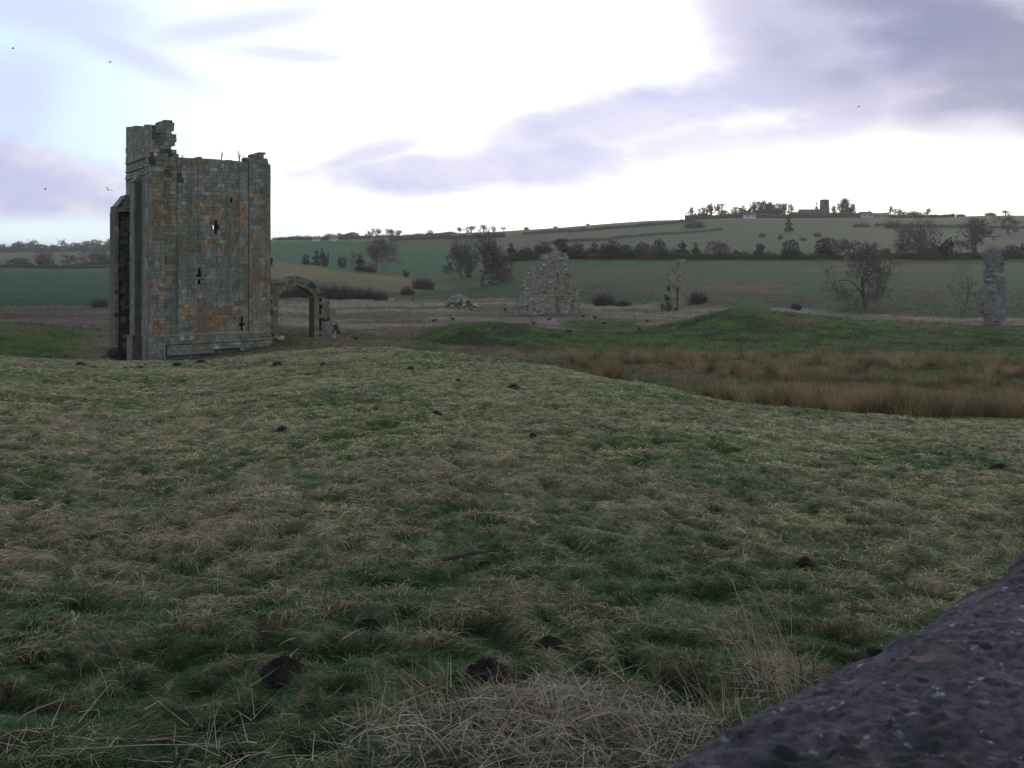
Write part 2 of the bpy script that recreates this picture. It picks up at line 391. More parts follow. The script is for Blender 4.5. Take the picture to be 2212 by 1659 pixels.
_SEG = []
def ditches(x, y, c):
    if not _SEG:
        for (a, b, w_) in [((1940, 658), (2023, 647), 1.6), ((1964, 625), (2017, 634), 1.6), ((2017, 634), (2075, 623), 1.6), ((1985, 618), (2050, 616), 4), ((1307, 615), (1336, 617), 1.8), ((1390, 612), (1420, 610), 1.8), ((1240, 640), (1300, 632), 1.6), ((1700, 655), (1790, 650), 3), ((1500, 650), (1560, 655), 2.5), ((1850, 640), (1900, 646), 2.5)]:
            P = []
            for (u, v) in (a, b): Y = findY(u, v, 92, 220); P.append(((u - U0) / F * Y, Y))
            _SEG.append((P, w_))
    for P, w_ in _SEG:
        (ax, ay), (bx, by) = P; dx, dy = bx - ax, by - ay; t = np.clip(((x - ax) * dx + (y - ay) * dy) / (dx * dx + dy * dy), 0, 1)
        d = np.hypot(x - ax - t * dx, y - ay - t * dy) + (fbm(x * .5, y * .5, 601, 2) - .5) * 2
        m_ = (1 - sstep(w_ * .4, w_, d))[:, None]; c = c * (1 - m_) + np.array([.055, .032, .02]) * m_
    return c


def build_ground():
    azf = np.radians(np.concatenate([np.linspace(-180, -40, 60, endpoint=False), np.linspace(-40, -29, 60, endpoint=False),
                                     np.linspace(-29, 29, 900), np.linspace(29, 40, 61)[1:], np.linspace(40, 180, 61)[1:]]))
    rr = np.concatenate([np.exp(np.linspace(math.log(.4), math.log(3), 30, endpoint=False)), np.exp(np.linspace(math.log(3), math.log(50), 500, endpoint=False)),
                         np.exp(np.linspace(math.log(50), math.log(700), 330, endpoint=False)), np.exp(np.linspace(math.log(700), math.log(6000), 50))])
    A, R = np.meshgrid(azf, rr); x = (R * np.sin(A)).ravel(); y = (R * np.cos(A)).ravel()
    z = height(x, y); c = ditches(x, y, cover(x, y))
    V = np.stack([x, y, z], 1); na, nr = len(azf), len(rr)
    i = np.arange((nr - 1) * (na - 1)); r_, a_ = i // (na - 1), i % (na - 1)
    q = r_ * na + a_
    f = np.stack([q, q + 1, q + na + 1, q + na], 1)
    cen = len(V); V = np.vstack([V, [[0, 0, 0]]]); c = np.vstack([c, [[.06, .08, .03]]])
    tri = np.stack([np.full(na - 1, cen), np.arange(1, na), np.arange(0, na - 1)], 1)
    flat = np.concatenate([f.ravel(), tri.ravel()]); st = np.concatenate([np.arange(len(f)) * 4, len(f) * 4 + np.arange(len(tri)) * 3])
    me = mesh_np('ground', V, flat, st, c)
    me.polygons.foreach_set('use_smooth', np.ones(len(me.polygons), bool))
    mt = bpy.data.materials.new('turf'); mt.use_nodes = True; nt = mt.node_tree; b = nt.nodes['Principled BSDF']; N = nt.nodes.new; L = nt.links.new
    b.inputs['Roughness'].default_value = 1; b.inputs['Specular IOR Level'].default_value = .08
    at = N('ShaderNodeAttribute'); at.attribute_name = 'Col'; cur = at.outputs['Color']; tc = N('ShaderNodeTexCoord')
    for sc, lo, hi in ((.35, .82, 1.18), (2.3, .68, 1.32), (13, .6, 1.4), (60, .65, 1.35)):
        n = N('ShaderNodeTexNoise'); n.inputs['Scale'].default_value = sc; n.inputs['Detail'].default_value = 4; L(tc.outputs['Object'], n.inputs['Vector'])
        mr = N('ShaderNodeMapRange'); L(n.outputs[0], mr.inputs[0]); mr.inputs[1].default_value = .3; mr.inputs[2].default_value = .7; mr.inputs[3].default_value = lo; mr.inputs[4].default_value = hi
        mx = N('ShaderNodeMix'); mx.data_type = 'RGBA'; mx.blend_type = 'MULTIPLY'; mx.inputs[0].default_value = 1; L(cur, mx.inputs[6]); L(mr.outputs[0], mx.inputs[7]); cur = mx.outputs[2]
    L(cur, b.inputs['Base Color'])
    bn = N('ShaderNodeTexNoise'); bn.inputs['Scale'].default_value = 7; bn.inputs['Detail'].default_value = 8; bn.inputs['Roughness'].default_value = .7
    L(tc.outputs['Object'], bn.inputs['Vector']); bp = N('ShaderNodeBump'); bp.inputs['Strength'].default_value = .8; bp.inputs['Distance'].default_value = .12
    L(bn.outputs[0], bp.inputs['Height']); L(bp.outputs[0], b.inputs['Normal'])
    me.materials.append(mt)
    tag(obj('ground', me), kind='structure')


build_ground()


# ---- blades
def blade_arrays(P, ang, length, rise, width, col, bend=.5, segs=2, tipdark=0):
    """ribbons leaning along ang; rise = start slope angle, bend = how far the tip droops"""
    n = len(P); t = np.linspace(0, 1, segs + 1)
    d = np.stack([np.cos(ang), np.sin(ang), np.zeros(n)], 1)
    side = np.stack([-np.sin(ang), np.cos(ang), np.zeros(n)], 1)
    tw = rng.uniform(-.9, .9, n)
    side = side * np.cos(tw)[:, None] + np.array([0, 0, 1]) * np.sin(tw)[:, None]
    cur = P.copy(); rows = []
    for k in range(segs + 1):
        if k:
            a = rise - bend * (k - .5) / segs * 2
            stp = length / segs
            cur = cur + d * (np.cos(a) * stp)[:, None] + np.array([0, 0, 1]) * (np.sin(a) * stp)[:, None]
        wk = width * (1 - .75 * t[k])
        if k < segs: rows += [cur - side * wk[:, None] / 2, cur + side * wk[:, None] / 2]
        else: rows += [cur]
    V = np.stack(rows, 1); nv = V.shape[1]
    base = np.arange(n)[:, None] * nv
    q = []
    for k in range(segs - 1): q.append(base + np.array([[2 * k, 2 * k + 1, 2 * k + 3, 2 * k + 2]]))
    quads = np.stack(q, 1).reshape(-1, 4) if q else np.zeros((0, 4), int)
    tris = base + np.array([[nv - 3, nv - 2, nv - 1]])
    cc = np.repeat(col[:, None, :], nv, 1).reshape(-1, 3)
    return V.reshape(-1, 3), quads, tris, cc


def blades_object(name, parts, mt):
    Vs, Qs, Ts, Cs = [], [], [], []; off = 0
    for V, q, t, c in parts:
        Vs.append(V); Qs.append(q + off); Ts.append(t + off); Cs.append(c); off += len(V)
    V = np.vstack(Vs); q = np.vstack(Qs); t = np.vstack(Ts); c = np.vstack(Cs)
    flat = np.concatenate([q.ravel(), t.ravel()]); st = np.concatenate([np.arange(len(q)) * 4, len(q) * 4 + np.arange(len(t)) * 3])
    me = mesh_np(name, V, flat, st, c); me.materials.append(mt); return obj(name, me)


def field_pts(n, y0, y1, u0=-350, u1=2560):
    Y = 1 / rng.uniform(1 / y1, 1 / y0, n); u = rng.uniform(u0, u1, n); x = (u - U0) / F * Y
    return x, Y, u


def near_grass():
    parts = []
    n = 620000
    x, y, u = field_pts(n, 3.2, 47)
    ok = y < brow(u) * 1.03; x, y, u = x[ok], y[ok], u[ok]; n = len(x)
    t = tuss(x, y); g = fbm(x * .35, y * .35, 61, 3); z = height(x, y)
    fine = fbm(x * 2.6, y * 3.6, 63, 3, .6)
    e_ = .04; gx = tuss(x + e_, y) - tuss(x - e_, y); gy = tuss(x, y + e_) - tuss(x, y - e_)
    farw = sstep(9, 30, y)
    lowl = .10 * (1 - sstep(4.5, 9, y)) + .04 * (1 - sstep(500, 1300, u)) * (1 - sstep(6, 14, y))
    str_ = np.clip(sstep(.40, .66, t * .44 + g * .12 + fine * .48 + .01 * farw - .115 - lowl - .045 * sstep(900, 1500, u) + rng.normal(0, .05, n)), 0, 1) * .95 + .03
    bandl = sstep(.5, 1, 1 - np.abs((y - (22 + .002 * u)) / 2.2)) * (1 - sstep(450, 620, u)) + .6 * sstep(0, 1, 1 - np.abs((y - 8.6) / 2.0)) * (1 - sstep(250, 700, u))
    str_ = np.clip(str_ + .55 * bandl, 0, 1)
    # matting: blades follow a slowly turning direction field and droop
    dirf = (fbm(x * .55, y * .55, 111, 3) * 2.4 - 1.2) * PI + fbm(x * 2.5, y * 2.5, 117, 2) * 3.0
    down = np.arctan2(-gy, -gx)
    k_ = np.hypot(gx, gy) > .02
    ang = np.where(k_ & (rng.random(n) < .7), down + rng.normal(0, .5, n) + (dirf % 2.0 - 1) * .5, dirf + rng.normal(0, .5, n))
    sc = 1 + .026 * np.clip(y - 5, 0, 50)
    dry = rng.random(n) < str_
    L = np.where(dry, rng.uniform(.05, .16, n), rng.uniform(.03, .09, n)) * sc
    rise = np.where(dry, rng.uniform(.05, .75, n), rng.uniform(.3, 1.1, n))
    W = np.where(dry, .0034, .0042) * np.maximum(1, y / 5.5)
    green = np.array([.064, .122, .022]) * rng.uniform(.55, 1.7, n)[:, None] * np.where(rng.random(n) < .25, 1, 0)[:, None] + \
        np.array([.042, .088, .036]) * rng.uniform(.6, 1.6, n)[:, None]
    green = green * .70 * (.35 + .95 * t + .28 * farw)[:, None]  # green blades darker low in the tussocks: hollow shade put into the colour
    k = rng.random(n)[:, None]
    straw = (np.array([.32, .255, .115]) * k + np.array([.22, .205, .15]) * (1 - k)) * (rng.uniform(.35, 1.2, n) * (.22 + 1.15 * t))[:, None]  # straw carries the same painted hollow shade
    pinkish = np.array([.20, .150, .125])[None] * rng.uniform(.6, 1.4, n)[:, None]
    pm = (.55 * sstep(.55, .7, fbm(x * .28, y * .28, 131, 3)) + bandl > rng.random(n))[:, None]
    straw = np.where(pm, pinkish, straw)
    col = np.where(dry[:, None], straw, green) * np.interp(y, [4, 5.5, 9, 14, 45], [.90, 1.0, 1.25, 1.45, 1.5])[:, None]  # blades darker near, brighter far: vignette falloff painted into the colour
    z = z + np.where(dry, .012, 0)
    nearm = y < 9
    P = np.stack([x, y, z - .01], 1)
    for msk, sg in ((nearm, 4), (~nearm, 2)):
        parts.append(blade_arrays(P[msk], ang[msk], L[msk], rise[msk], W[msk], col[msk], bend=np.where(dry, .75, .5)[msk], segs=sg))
    o = blades_object('grass', parts, M_grass)
    tag(o, 'matted green and straw coloured winter grass covering the near field', 'grass', kind='stuff')


near_grass()


def straw_litter():
    parts = []
    # heaps of fallen stalks: a big one at the near edge, thin scatter elsewhere
    heaps = [(1130, 1610, 300, .75, 1500), (1250, 1560, 240, .45, 700), (850, 1650, 180, .45, 330), (1450, 1640, 160, .45, 420), (130, 1640, 300, .6, 130), (1660, 1480, 90, .35, 260), (470, 1655, 240, .5, 110),
             (1020, 1030, 140, 1.3, 170), (150, 1090, 330, 1.6, 300), (500, 1180, 400, 1.6, 120), (700, 1350, 600, 1.2, 120)]
    for (u, v, ru, ry, n) in heaps:
        Y0 = findY(u, v, 3, 40)
        uu = u + rng.normal(0, ru * .5, n); Y = Y0 + rng.normal(0, ry * .5, n); Y = np.maximum(Y, 3.3); x = (uu - U0) / F * Y
        d = np.exp(-((uu - u) / ru) ** 2 * 2 - ((Y - Y0) / ry) ** 2 * 2)
        z = height(x, Y) + rng.uniform(0, 1, n) * (.03 + .13 * d)
        L = rng.uniform(.06, .34, n); ang = rng.uniform(0, 2 * PI, n); rise = rng.normal(.12, .22, n)
        k = rng.random(n)[:, None]
        col = (np.array([.40, .36, .30]) * k + np.array([.22, .16, .10]) * (1 - k)) * rng.uniform(.4, 1.15, n)[:, None]
        parts.append(blade_arrays(np.stack([x, Y, z], 1), ang, L, rise, rng.uniform(.002, .0055, n), col, bend=rng.uniform(-.1, .5, n), segs=4))
    # upright stiff stalks standing out of the heaps
    for (u, v, ru, n, h) in [(1680, 1500, 70, 70, .5), (1560, 1560, 120, 40, .3), (930, 1560, 190, 60, .26), (1180, 1580, 150, 46, .25), (230, 1500, 60, 12, .2), (1960, 1290, 60, 26, .22), (1640, 1430, 60, 24, .3)]:
        Y0 = findY(u, v, 3, 40); uu = u + rng.normal(0, ru * .5, n); Y = Y0 + rng.normal(0, .18, n); x = (uu - U0) / F * Y; z = height(x, Y)
        col = np.array([.33, .26, .17]) * rng.uniform(.5, 1.2, n)[:, None]
        parts.append(blade_arrays(np.stack([x, Y, z], 1), rng.normal(PI * .85, .7, n), h * rng.uniform(.5, 1.3, n), rng.normal(1.2, .2, n), rng.uniform(.002, .004, n), col, bend=rng.uniform(0, .35, n), segs=4))
    o = blades_object('dry_straw', parts, M_grass)
    tag(o, 'broken pale straw and stalks lying in heaps on the near grass', 'straw', kind='stuff')


straw_litter()


def rush_bed():
    parts = []
    n = 3800
    Y = 1 / rng.uniform(1 / 66, 1 / 23.5, n); u = rng.uniform(1000, 2750, n); x = (u - U0) / F * Y
    b = brow(u)
    dens = fbm(x * .18, Y * .28, 201, 3)
    front = np.exp(-((Y - b * 1.12) / (b * .10)) ** 2)
    keep = (Y > b * 1.02) & ((dens > .54) | ((front > .45) & (dens > .36)) | ((Y > 41) & (dens > .42))) & (u > 1290 - 10 * np.maximum(0, Y - 42)) & (Y < 49.5)
    x, Y, u = x[keep], Y[keep], u[keep]; fr = front[keep]; n = len(x)
    m = 75
    cx = np.repeat(x, m); cy = np.repeat(Y, m); r = np.repeat(rng.uniform(.12, .34, n), m)
    a = rng.uniform(0, 2 * PI, n * m); rad = r * np.sqrt(rng.random(n * m))
    px, py = cx + rad * np.cos(a), cy + rad * np.sin(a); pz = height(px, py)
    hh = np.repeat(rng.uniform(.30, .85, n) * (1 + .3 * fr), m) * rng.uniform(.45, 1.1, n * m)
    c0 = np.repeat(rng.uniform(.6, 1.25, n), m)[:, None]; k = rng.random(n * m)[:, None]; g = np.repeat(rng.random(n) < .16, m)[:, None]
    col = (np.array([.29, .215, .115]) * k + np.array([.14, .102, .056]) * (1 - k)) * c0
    col = np.where(g, np.array([.075, .07, .03]) * c0, col)
    parts.append(blade_arrays(np.stack([px, py, pz], 1), a + rng.normal(0, .5, n * m), hh, rng.normal(1.38, .13, n * m), .011 * np.maximum(1, cy / 32), col, bend=rng.uniform(.05, .5, n * m), segs=2))
    o = blades_object('rushes', parts, M_grass)
    tag(o, 'rust brown rushes crowding the wet hollow on the right', 'rushes', kind='stuff')


rush_bed()


def rough_grass():
    """bleached tufts beyond the brow, on banks, moat and plain"""
    n = 90000
    Y = 1 / rng.uniform(1 / 135, 1 / 36, n); u = rng.uniform(-300, 2600, n); x = (u - U0) / F * Y
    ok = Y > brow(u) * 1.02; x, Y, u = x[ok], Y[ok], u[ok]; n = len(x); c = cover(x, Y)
    lum = rng.uniform(.55, 1.6, n)[:, None]; z = height(x, Y)
    L = rng.uniform(.12, .34, n) * np.where(Y > 80, 1.3, 1)
    P = np.stack([x, Y, z - .02], 1)
    part = blade_arrays(P, rng.uniform(0, 2 * PI, n), L, rng.uniform(.4, 1.4, n), .00045 * Y + .006, c * lum, bend=rng.uniform(.1, .8, n), segs=2)
    o = blades_object('rough_grass', [part], M_grass)
    tag(o, 'rough bleached grass on the banks and hollows beyond the field brow', 'grass', kind='stuff')


rough_grass()


# ------------------------------------------------------------------ stonework
class Plane:
    """upright wall plane through the point seen at column u0 at depth Y0, turned by theta"""
    def __init__(s, u0, Y0, th, origin=None):
        s.o = np.array(origin if origin is not None else ((u0 - U0) / F * Y0, Y0)); s.th = math.radians(th)
        s.t = np.array([math.cos(s.th), math.sin(s.th)]); s.n = np.array([-math.sin(s.th), math.cos(s.th)])
    def s_of(s, u, d=0):
        k = (u - U0) / F; o = s.o + s.n * d
        return float((k * o[1] - o[0]) / (s.t[0] - k * s.t[1]))
    def sz(s, u, v, d=0):
        q = s.s_of(u, d); Y = s.o[1] + s.n[1] * d + q * s.t[1]
        return q, CZ - (v - V0) * Y / F
    def xyz(s, q, d, z):
        p = s.o + s.t * q + s.n * d; return (p[0], p[1], z)


def in_poly(pts, x, y):
    c = False; j = len(pts) - 1
    for i in range(len(pts)):
        (xi, yi), (xj, yj) = pts[i], pts[j]
        if (yi > y) != (yj > y) and x < (xj - xi) * (y - yi) / (yj - yi) + xi: c = not c
        j = i
    return c


def sub(r, h):
    a0, a1, b0, b1 = r; c0, c1, d0, d1 = h
    if c0 >= a1 or c1 <= a0 or d0 >= b1 or d1 <= b0: return [r]
    out = []
    if d0 > b0: out.append((a0, a1, b0, d0))
    if d1 < b1: out.append((a0, a1, d1, b1))
    m0, m1 = max(b0, d0), min(b1, d1)
    if c0 > a0: out.append((a0, c0, m0, m1))
    if c1 < a1: out.append((c1, a1, m0, m1))
    return out


def cbox(mb, pl, s0, s1, d0, d1, z0, z1, col, j=0.0):
    r = rnd.uniform
    def q(a, b, c): x = pl.xyz(a + r(-j, j), b, c + r(-j, j)); return x
    mb.box8([q(s0, d0, z0), q(s1, d0, z0), q(s1, d1, z0), q(s0, d1, z0), q(s0, d0, z1), q(s1, d0, z1), q(s1, d1, z1), q(s0, d1, z1)], col)


def stonewall(mb, pl, s0, s1, z0, z1, inside, thick, colf, hc=(.17, .24), lc=(.20, .42), holes=(), fholes=(), d0=0.0, jit=.006, cj=.004, back=True, gap=.014, core=(.075, .07, .06), topf=None):
    z = z0
    while z < z1:
        h = min(rnd.uniform(*hc), z1 - z)
        if z1 - (z + h) < .06: h = z1 - z
        s = s0
        first = True
        while s < s1 - .01:
            l = rnd.uniform(*lc) * (rnd.uniform(.4, 1) if first else 1); first = False
            e = min(s + l, s1)
            if s1 - e < .1: e = s1
            cs, cz = (s + e) / 2, z + h / 2
            zt_ = z + h if topf is None else min(z + h, topf(cs) + rnd.uniform(-.03, .02))
            if (inside is None or inside(cs, cz)) and zt_ > z + .07:
                rs = [(s, e, z, zt_)]
                for H in holes: rs = [q for r0 in rs for q in sub(r0, H)]
                for (a, b, c, d) in rs:
                    if b - a < .03 or d - c < .03: continue
                    cbox(mb, pl, a, b, d0 + .05, d0 + thick - .05, c, d, core)
                fr = rs
                for H in fholes: fr = [q for r0 in fr for q in sub(r0, H)]
                for (a, b, c, d) in fr:
                    if b - a < .04 or d - c < .04: continue
                    col = colf(cs, cz); g = gap / 2
                    cbox(mb, pl, a + g, b - g, d0 - abs(rnd.gauss(0, jit)), d0 + min(.16, thick * .4), c + g, d - g, col, cj)
                if back:
                    for (a, b, c, d) in rs:
                        if b - a < .04 or d - c < .04: continue
                        g = gap / 2
                        cbox(mb, pl, a + g, b - g, d0 + thick - min(.16, thick * .4), d0 + thick + abs(rnd.gauss(0, jit)), c + g, d - g, colf(cs, cz), cj)
            s = e
        z += h


GREY = (.195, .190, .170); GRN = (.140, .158, .118); BLU = (.150, .168, .165); TAN = (.27, .215, .140); ORG = (.245, .160, .082); BRN = (.165, .100, .062); PALE = (.31, .295, .255); DRK = (.040, .042, .032)


def pick(weights):
    r = rnd.random() * sum(w_ for _, w_ in weights)
    for c, w_ in weights:
        r -= w_
        if r <= 0: break
    k = rnd.uniform(.86, 1.13); return (c[0] * k, c[1] * k * rnd.uniform(.97, 1.03), c[2] * k)


TH = 32
FRONT = Plane(322, 50, TH)
def Z1(zx, zy): return 220 + zx * .341, 235.7 + zy * .341       # enlarged tower view -> reading frame
def fs(zx, d=0): return FRONT.s_of(Z1(zx, 0)[0], d)
def fz(zx, zy, d=0): return FRONT.sz(*Z1(zx, zy), d)[1]
def frontcol(s, z):
    # map back to the enlarged view to know which zone of weathering the stone sits in
    x, y, _ = FRONT.xyz(s, 0, z); u = U0 + F * x / y; v = V0 + F * (CZ - z) / y
    zx, zy = (u - 220) / .341, (v - 235.7) / .341
    n = float(fbm(np.array([zx / 110.]), np.array([zy / 80.]), 301, 3)[0])
    og = 0
    def reg(x0, x1, y0, y1, k): 
        return k if x0 < zx < x1 and y0 < zy < y1 else 0
    og += reg(600, 1060, 555, 860, 1.3) + reg(250, 480, 440, 840, 1.5) + reg(600, 860, 840, 910, 1.1) + reg(470, 600, 600, 900, .35)
    og += reg(480, 900, 1225, 1435, 1.9) + reg(300, 400, 1050, 1430, 1.2) + reg(930, 1050, 930, 1430, 1.5) + reg(860, 1050, 700, 1000, .8) + reg(300, 480, 850, 1050, .3)
    og += reg(700, 870, 550, 620, 1.5) + reg(640, 800, 640, 720, 1.5)
    og *= sstep(.40, .58, n) * 2.0 + .12
    dk = reg(370, 500, 260, 460, 2.2) + reg(300, 380, 280, 380, 1.2) + reg(250, 300, 440, 840, 1.0)
    gr = 1.2 + reg(470, 520, 900, 1440, 2) + reg(600, 930, 900, 1220, 1.5)
    return pick([(GREY, gr), (BLU, gr * .55), (GRN, gr * .7), (TAN, .22 + og * .8), (ORG, og * .9 + .02), (BRN, og * .40 + .05 + dk * .6), (PALE, .05 + .2 * (zy < 560 and 560 < zx < 860)), (DRK, dk)])


def interp(pts, x): return float(np.interp(x, [p[0] for p in pts], [p[1] for p in pts]))


def castle():
    base = empty('gatehouse_tower', (*FRONT.xyz(3, 3, 0)[:2], -3.2))
    tag(base, 'tall roofless ruined stone tower with orange patched walls and cross shaped arrow slits', 'ruined tower')
    inv = base.location.copy()
    def part(mb, name, m_=M_stone, parent=None, label=None):
        o = mb.build(name, m_); o.parent = parent or base
        o.matrix_parent_inverse.identity(); o.location = (-inv[0], -inv[1], -inv[2]) if parent is None else (0, 0, 0)
        if label: o['label'] = label
        return o
    W = fs(1070)                       # about 6.2 m
    DEP = 6.0; ZB = -3.6
    zt = [(fs(a), fz(a, b)) for a, b in [(300, 92), (322, 92), (326, 112), (344, 104), (346, 72), (462, 70), (463, 268), (484, 272), (486, 298), (512, 300), (518, 326), (545, 302), (640, 304), (760, 320), (860, 326), (866, 334), (912, 334), (925, 318), (955, 300), (970, 278), (1018, 274), (1024, 296), (1040, 300), (1044, 322), (1048, 345), (1070, 350)]]
    zt = sorted(zt, key=lambda p: p[0])
    def slit(zx, zy, hh, ww, arm):
        s, z = fs(zx), fz(zx, zy); return [(s - ww / 2, s + ww / 2, z - hh / 2, z + hh / 2)] + ([(s - arm / 2, s + arm / 2, z - .07, z + .09)] if arm else [])
    holes = slit(822, 578, .26, .10, 0)
    s_, z_ = fs(722), fz(722, 750)
    holes += [(s_ - .05, s_ + .07, z_ - .34, z_ + .34), (s_ - .17, s_ + .17, z_ - .10, z_ + .14)]
    s_, z_ = fs(617), fz(617, 1040)
    holes += [(s_ - .05, s_ + .05, z_ - .08, z_ + .24), (s_ - .15, s_ + .10, z_ - .18, z_ - .08), (s_ + .01, s_ + .10, z_ - .12, z_ + .02), (s_ - .05, s_ + .05, z_ - .58, z_ - .34)]
    holes += slit(885, 1365, .74, .11, .27)
    def top(s, z): return z < interp(zt, s) + .03
    nh = [(fs(318), fs(344), fz(330, 190), fz(330, 108)), (fs(344), fs(372), fz(350, 190), fz(350, 150))]
    # light notch: the lower arms are partly choked with mortar, the middle loop looks through the far window
    mb = MB(); stonewall(mb, FRONT, 0, W, ZB, 9.6, None, .9, frontcol, holes=holes, fholes=nh, topf=lambda s: interp(zt, s))
    part(mb, 'front_wall')
    # right edge battered ragged below mid height
    # clasping buttress at the left corner
    mb = MB(); b1 = fs(388); zl = fz(300, 850); zu = fz(300, 392)
    stonewall(mb, FRONT, -.06, b1, ZB, zl, None, .30, frontcol, d0=-.27, back=False)
    stonewall(mb, FRONT, -.03, b1 - .02, zl, zu, None, .20, frontcol, d0=-.16, back=False)
    for (zz, e, d_) in ((zl, b1, -.29), (zu, b1 - .02, -.18)):
        mb.add([FRONT.xyz(-.07, d_, zz), FRONT.xyz(e + .02, d_, zz), FRONT.xyz(e + .02, 0, zz + .22), FRONT.xyz(-.07, 0, zz + .22), FRONT.xyz(-.07, 0, zz), FRONT.xyz(e + .02, 0, zz)],
               [(0, 1, 2, 3), (0, 3, 4), (1, 5, 2), (0, 4, 5, 1)], GRN)
    part(mb, 'buttress')
    # pilaster strips
    for a, c, top_, pr in ((478, 600, 318, .09), (928, 1062, 318, .10), (868, 926, 345, .05)):
        mb = MB(); zt_ = fz(a, top_)
        stonewall(mb, FRONT, fs(a), fs(c), fz(a, 1440), zt_, top, pr + .05, frontcol, d0=-pr, back=False, holes=holes, core=(.12, .12, .10), jit=.012)
        part(mb, 'pilaster')
    # plinth: moulded top course, projecting base, broken gap near the ground
    mb = MB(); zp = fz(400, 1440)
    def pc(s, z): return pick([(GRN, 1.6), (GREY, 1.4), (BLU, 1), (TAN, .25), (PALE, .12), (ORG, .12)])
    stonewall(mb, FRONT, -.12, b1 + .05, ZB, zp, None, .5, pc, d0=-.40, back=False)
    stonewall(mb, FRONT, b1 + .05, fs(1048), zp - .42, zp, None, .3, pc, d0=-.14, back=False)
    stonewall(mb, FRONT, b1 + .12, fs(1050), zp - .95, zp - .45, lambda s, z: not (3.2 < s < 4.5 and z < zp - .72), .4, pc, d0=-.26, hc=(.15, .22), back=False)
    mb.add([FRONT.xyz(b1, -.17, zp), FRONT.xyz(fs(1050), -.17, zp), FRONT.xyz(fs(1050), 0, zp + .14), FRONT.xyz(b1, 0, zp + .14)], [(0, 1, 2, 3)], GRN)
    part(mb, 'plinth')
    # left side wall (runs from back corner forward)
    bl = FRONT.xyz(0, DEP, 0)[:2]; SIDE = Plane(0, 0, TH - 90, origin=bl)
    def sidecol(s, z):
        dark = 1.2 if (s < 3.6 and z < 5.1) else 0  # lower rear stretch gets mostly dark stones: its shadow painted into the colour
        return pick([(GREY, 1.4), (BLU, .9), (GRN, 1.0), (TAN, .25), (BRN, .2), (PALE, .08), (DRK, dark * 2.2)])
    ztop = fz(300, 98)
    mb = MB(); stonewall(mb, SIDE, .45, DEP - .9, ZB, ztop + .6, None, .8, sidecol, topf=lambda s: ztop - .04 + .48 * (1 - s / DEP) - .06 * math.sin(s * 2.1))
    stonewall(mb, SIDE, DEP - .9, DEP, ZB, ztop, None, .06, sidecol, d0=-.03, back=False)
    part(mb, 'side_wall')
    # rounded back corner
    mb = MB(); zc = ZB
    while zc < ztop + .34:
        h = rnd.uniform(.2, .27)
        for k in range(9):
            a0 = PI / 2 + .5 * PI * 0 + k * PI / 9; a1 = a0 + PI / 9 - .015
            def cp(a, r_, z):
                return SIDE.xyz(.5 + r_ * math.cos(a), .5 - r_ * math.sin(a) if False else .5 + r_ * -math.sin(a), z)
            r0 = .52 + abs(rnd.gauss(0, .015)); hh = h - .012
            aa0, aa1 = k * 1.75 * PI / 9 - .1 * PI, (k + 1) * 1.75 * PI / 9 - .1 * PI - .02
            P4 = [cp(aa0, .25, zc), cp(aa0, r0, zc), cp(aa1, r0, zc), cp(aa1, .25, zc)]; P5 = [(p[0], p[1], zc + hh) for p in P4]
            mb.box8(P4 + P5, sidecol(0, zc))
        zc += h
    part(mb, 'stair_turret')
    # string courses wrapping the side
    mb = MB()
    for zz in (fz(300, 292), fz(300, 352), fz(300, 400)):
        cbox(mb, SIDE, .5, DEP + .02, -.07, .05, zz - .05, zz + .05, GREY)
    part(mb, 'string_course')
    # buttress standing off the side wall, sloped head
    mb = MB(); zb = fz(250, 445)
    stonewall(mb, SIDE, DEP - 2.7, DEP - 1.75, ZB, zb, None, .6, lambda s, z: pick([(GREY, 1.2), (GRN, 1.4), (BLU, 1.4), (PALE, .15)]), d0=-.36, back=False)
    mb.add([SIDE.xyz(DEP - 2.7, -.4, zb), SIDE.xyz(DEP - 1.73, -.4, zb), SIDE.xyz(DEP - 1.73, 0, zb + .55), SIDE.xyz(DEP - 2.7, 0, zb + .55), SIDE.xyz(DEP - 2.7, 0, zb), SIDE.xyz(DEP - 1.73, 0, zb)],
           [(0, 1, 2, 3), (0, 3, 4), (1, 5, 2), (0, 4, 5, 1)], GRN)
    stonewall(mb, SIDE, DEP - 2.8, DEP - 1.65, ZB, -2.0, None, .6, pc, d0=-.5, back=False)
    part(mb, 'buttress')
    # gate passage stub left of the tower: outer pier, deep shaded recess, sloping head
    ST = Plane(0, 0, TH, origin=FRONT.xyz(-.80, 4.5, 0)[:2])
    def dcol(s, z): return pick([(DRK, 2.0), (GRN, .8), (GREY, .5), (BRN, .25)])  # mostly dark stones: deepens the recess's shade through colour
    def lcol(s, z): return pick([(GRN, 1.6), (GREY, 1.2), (BLU, .8), (DRK, .25)])
    zs = ST.sz(*Z1(60, 650))[1]
    mb = MB()
    stonewall(mb, ST, 0, .20, ZB - .6, zs, None, 1.35, lcol)
    part(mb, 'passage_pier')
    mb = MB()
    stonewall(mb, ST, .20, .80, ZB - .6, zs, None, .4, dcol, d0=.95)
    part(mb, 'passage_wall'); mb = MB()
    zo0, zo1 = ST.sz(*Z1(120, 1200))[1], ST.sz(*Z1(120, 995))[1]
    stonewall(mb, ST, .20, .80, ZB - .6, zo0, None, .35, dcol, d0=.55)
    part(mb, 'blocked_doorway'); mb = MB()
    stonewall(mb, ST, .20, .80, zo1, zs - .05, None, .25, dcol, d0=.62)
    part(mb, 'passage_wall')
    mb = MB(); zg = ST.sz(*Z1(150, 545))[1]; zgl = ST.sz(*Z1(100, 612))[1]
    e0 = ST.s_of(Z1(98, 0)[0])
